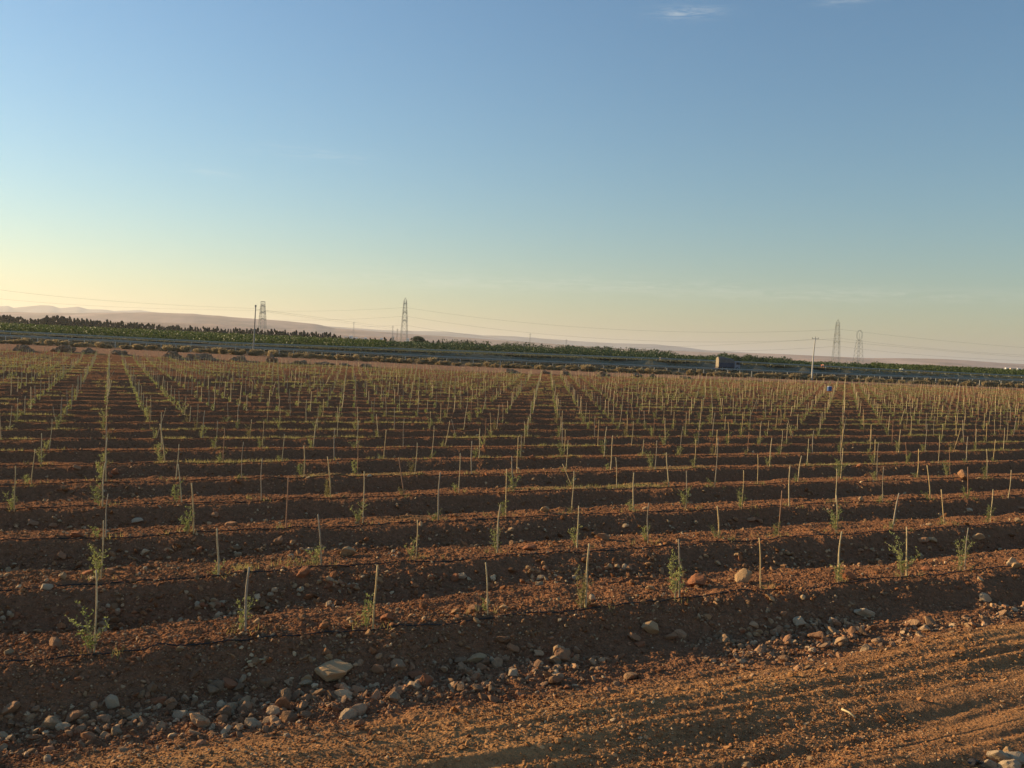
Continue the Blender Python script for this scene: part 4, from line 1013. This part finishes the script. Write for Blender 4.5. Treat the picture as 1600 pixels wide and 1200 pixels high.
# blue drum
X, Y = ground_at(1296, 610, 0); z = hgt(X, Y, False); e = empty('plastic_drum', (X, Y, z)); 
M_blue = simple('blue_plastic', (.05, .10, .28), rough=.45, scale=2, var=.1)
mb = MB(); mb.lathe([(.30, 0), (.33, .03), (.33, .32), (.35, .35), (.33, .38), (.33, .66), (.35, .69), (.33, .72), (.33, .98), (.29, 1.04), (.27, 1.05)], 20); mb.build('drum_body', M_blue, e, smooth=False)
mb = MB(); mb.lathe([(.29, 1.045), (.29, 1.09), (.26, 1.10)], 20); mb.build('lid', M_white, e); e.scale = (1.15, 1.15, 1.0)
tag(e, 'blue plastic drum with a white lid at the far end of the rows', 'drum')

# ------------------------------------------------------------------ truck
def truck():
    X = at_depth(1138, 570, 230).x; q_ = 215.0; Y = q_ + FS * X; X = at_depth(1119.5, 570, Y).x; Y = q_ + FS * X; z = float(zn_(np.array(X))) + .06
    e = empty('truck', (X, Y, z), math.atan(FS)); 
    M_tarp = simple('truck_tarp', (.13, .115, .10), rough=.6, scale=1.5, var=.2); M_tb = simple('truck_body_paint', (.035, .05, .085), rough=.4, scale=1.5, var=.2); M_cab = simple('truck_cab_paint', (.20, .22, .26), rough=.35, scale=2, var=.08)
    M_rear = simple('truck_rear_door', (.26, .20, .13), rough=.6, scale=1.5, var=.12); M_tyre = simple('tyre', (.02, .02, .02), rough=.8, scale=4); M_glass = simple('cab_glass', (.02, .025, .03), rough=.1, scale=4, spec=.6); M_rim = simple('rim', (.4, .4, .4), rough=.5, scale=4)
    L = 4.3; W = 1.0
    mb = MB(); mb.box(.05, 5.6, -W * .5, W * .5, .62, .92); mb.build('chassis', M_dark, e)
    mb = MB(); mb.box(.1, L, -W, W, .95, 2.15); mb.build('cargo_bed', M_tb, e, bevel=.03)
    # tarpaulin: rounded, sloping down towards the cab
    V = []; n = 11; ks = [0, .15, .35, .55, .75, 1.0]
    for t in ks:
        x = .12 + (L - .14) * t; top = 3.65 - .55 * max(0, t - .45) / .55 + .06 * math.sin(t * 20)
        for j in range(n):
            a = math.pi * j / (n - 1); yy = math.cos(a) * (W - .02); zz = 2.16 + (top - 2.16) * (math.sin(a) ** .55 if 0 < j < n - 1 else 0); V.append((x, yy, zz))
    fs = [(i * n + j, i * n + j + 1, (i + 1) * n + j + 1, (i + 1) * n + j) for i in range(len(ks) - 1) for j in range(n - 1)]; fs += [tuple(range(n))[::-1], tuple((len(ks) - 1) * n + j for j in range(n))]
    mb = MB(); mb.add(V, fs); mb.build('tarpaulin', M_tarp, e, smooth=False)
    mb = MB(); arc = [(W - .02, 1.0), (W - .02, 2.3)] + [((W - .02) * math.cos(a), 2.3 + 1.28 * math.sin(a) ** .6) for a in np.linspace(.25, math.pi - .25, 9)] + [(-W + .02, 2.3), (-W + .02, 1.0)]
    m_ = len(arc); mb.add([(0, y_, z_) for y_, z_ in arc] + [(.1, y_, z_) for y_, z_ in arc], [tuple(range(m_))[::-1], tuple(range(m_, 2 * m_))] + [(i, (i + 1) % m_, (i + 1) % m_ + m_, i + m_) for i in range(m_)]); d = mb.build('rear_door', M_rear, e)
    mb = MB(); mb.box(-.08, -.005, -W, W, .55, .80); mb.build('bumper', M_rear, e)
    for sy in (-1, 1):
        mb = MB(); mb.box(-.1, -.081, sy * .9 - .12, sy * .9 + .12, .6, .75); mb.build('tail_lamp', simple('lamp_red', (.5, .03, .02), scale=3), e)
    # cab facing +x
    mb = MB(); prof = [(4.45, .7), (6.0, .7), (6.08, 1.35), (5.98, 1.75), (5.70, 2.55), (5.4, 2.65), (4.45, 2.65)]
    V = [(x, -W + .05, z_) for x, z_ in prof] + [(x, W - .05, z_) for x, z_ in prof]; m = len(prof)
    mb.add(V, [tuple(range(m)), tuple(range(m, 2 * m))[::-1]] + [(i, i + m, (i + 1) % m + m, (i + 1) % m) for i in range(m)]); mb.build('cab', M_cab, e, bevel=.04)
    for sy in (-1, 1):
        mb = MB(); y0 = sy * (W - .045); mb.box(4.85, 5.7, min(y0, y0 + sy * .02), max(y0, y0 + sy * .02), 1.75, 2.35, .06); mb.build('side_window', M_glass, e)
        mb = MB(); y0 = sy * (W + .12); mb.box(5.75, 5.85, y0 - .08, y0 + .08, 1.7, 2.2); mb.build('mirror', M_dark, e)
        for xw in (1.0, 2.15, 5.2):
            mb = MB(); mb.lathe([(.36, -.14), (.50, -.12), (.52, 0), (.50, .12), (.36, .14)], 20, axis='y', c=(0, 0, 0)); wh = mb.build('wheel', M_tyre, e, smooth=False); wh.location = (xw, sy * .98, .52)
            mb = MB(); mb.lathe([(.30, -.15), (.30, .15)], 14, axis='y'); mb.build('rim', M_rim, wh)
    mb = MB(); mb.add([(6.04, -1.0, 1.72), (6.04, 1.0, 1.72), (5.76, .95, 2.5), (5.76, -.95, 2.5)], [(0, 1, 2, 3)]); mb.build('windscreen', M_glass, e)
    e.scale = (.97, .97, .97)
    tag(e, 'dark truck with a rounded tarpaulin load and pale cab driving right on the highway', 'truck')
truck()

# ------------------------------------------------------------------ haze
M_hz, t, o_ = mat_new('haze_air'); pv = t.nodes.new('ShaderNodeVolumePrincipled'); pv.inputs['Color'].default_value = (.92, .90, .92, 1); pv.inputs['Density'].default_value = .000075; pv.inputs['Anisotropy'].default_value = .3
t.links.new(pv.outputs[0], o_.inputs['Volume'])
mb = MB(); mb.box(-30000, 30000, -20000, 41000, -120, 350); hz = mb.build('haze', M_hz); tag(hz, kind='stuff')
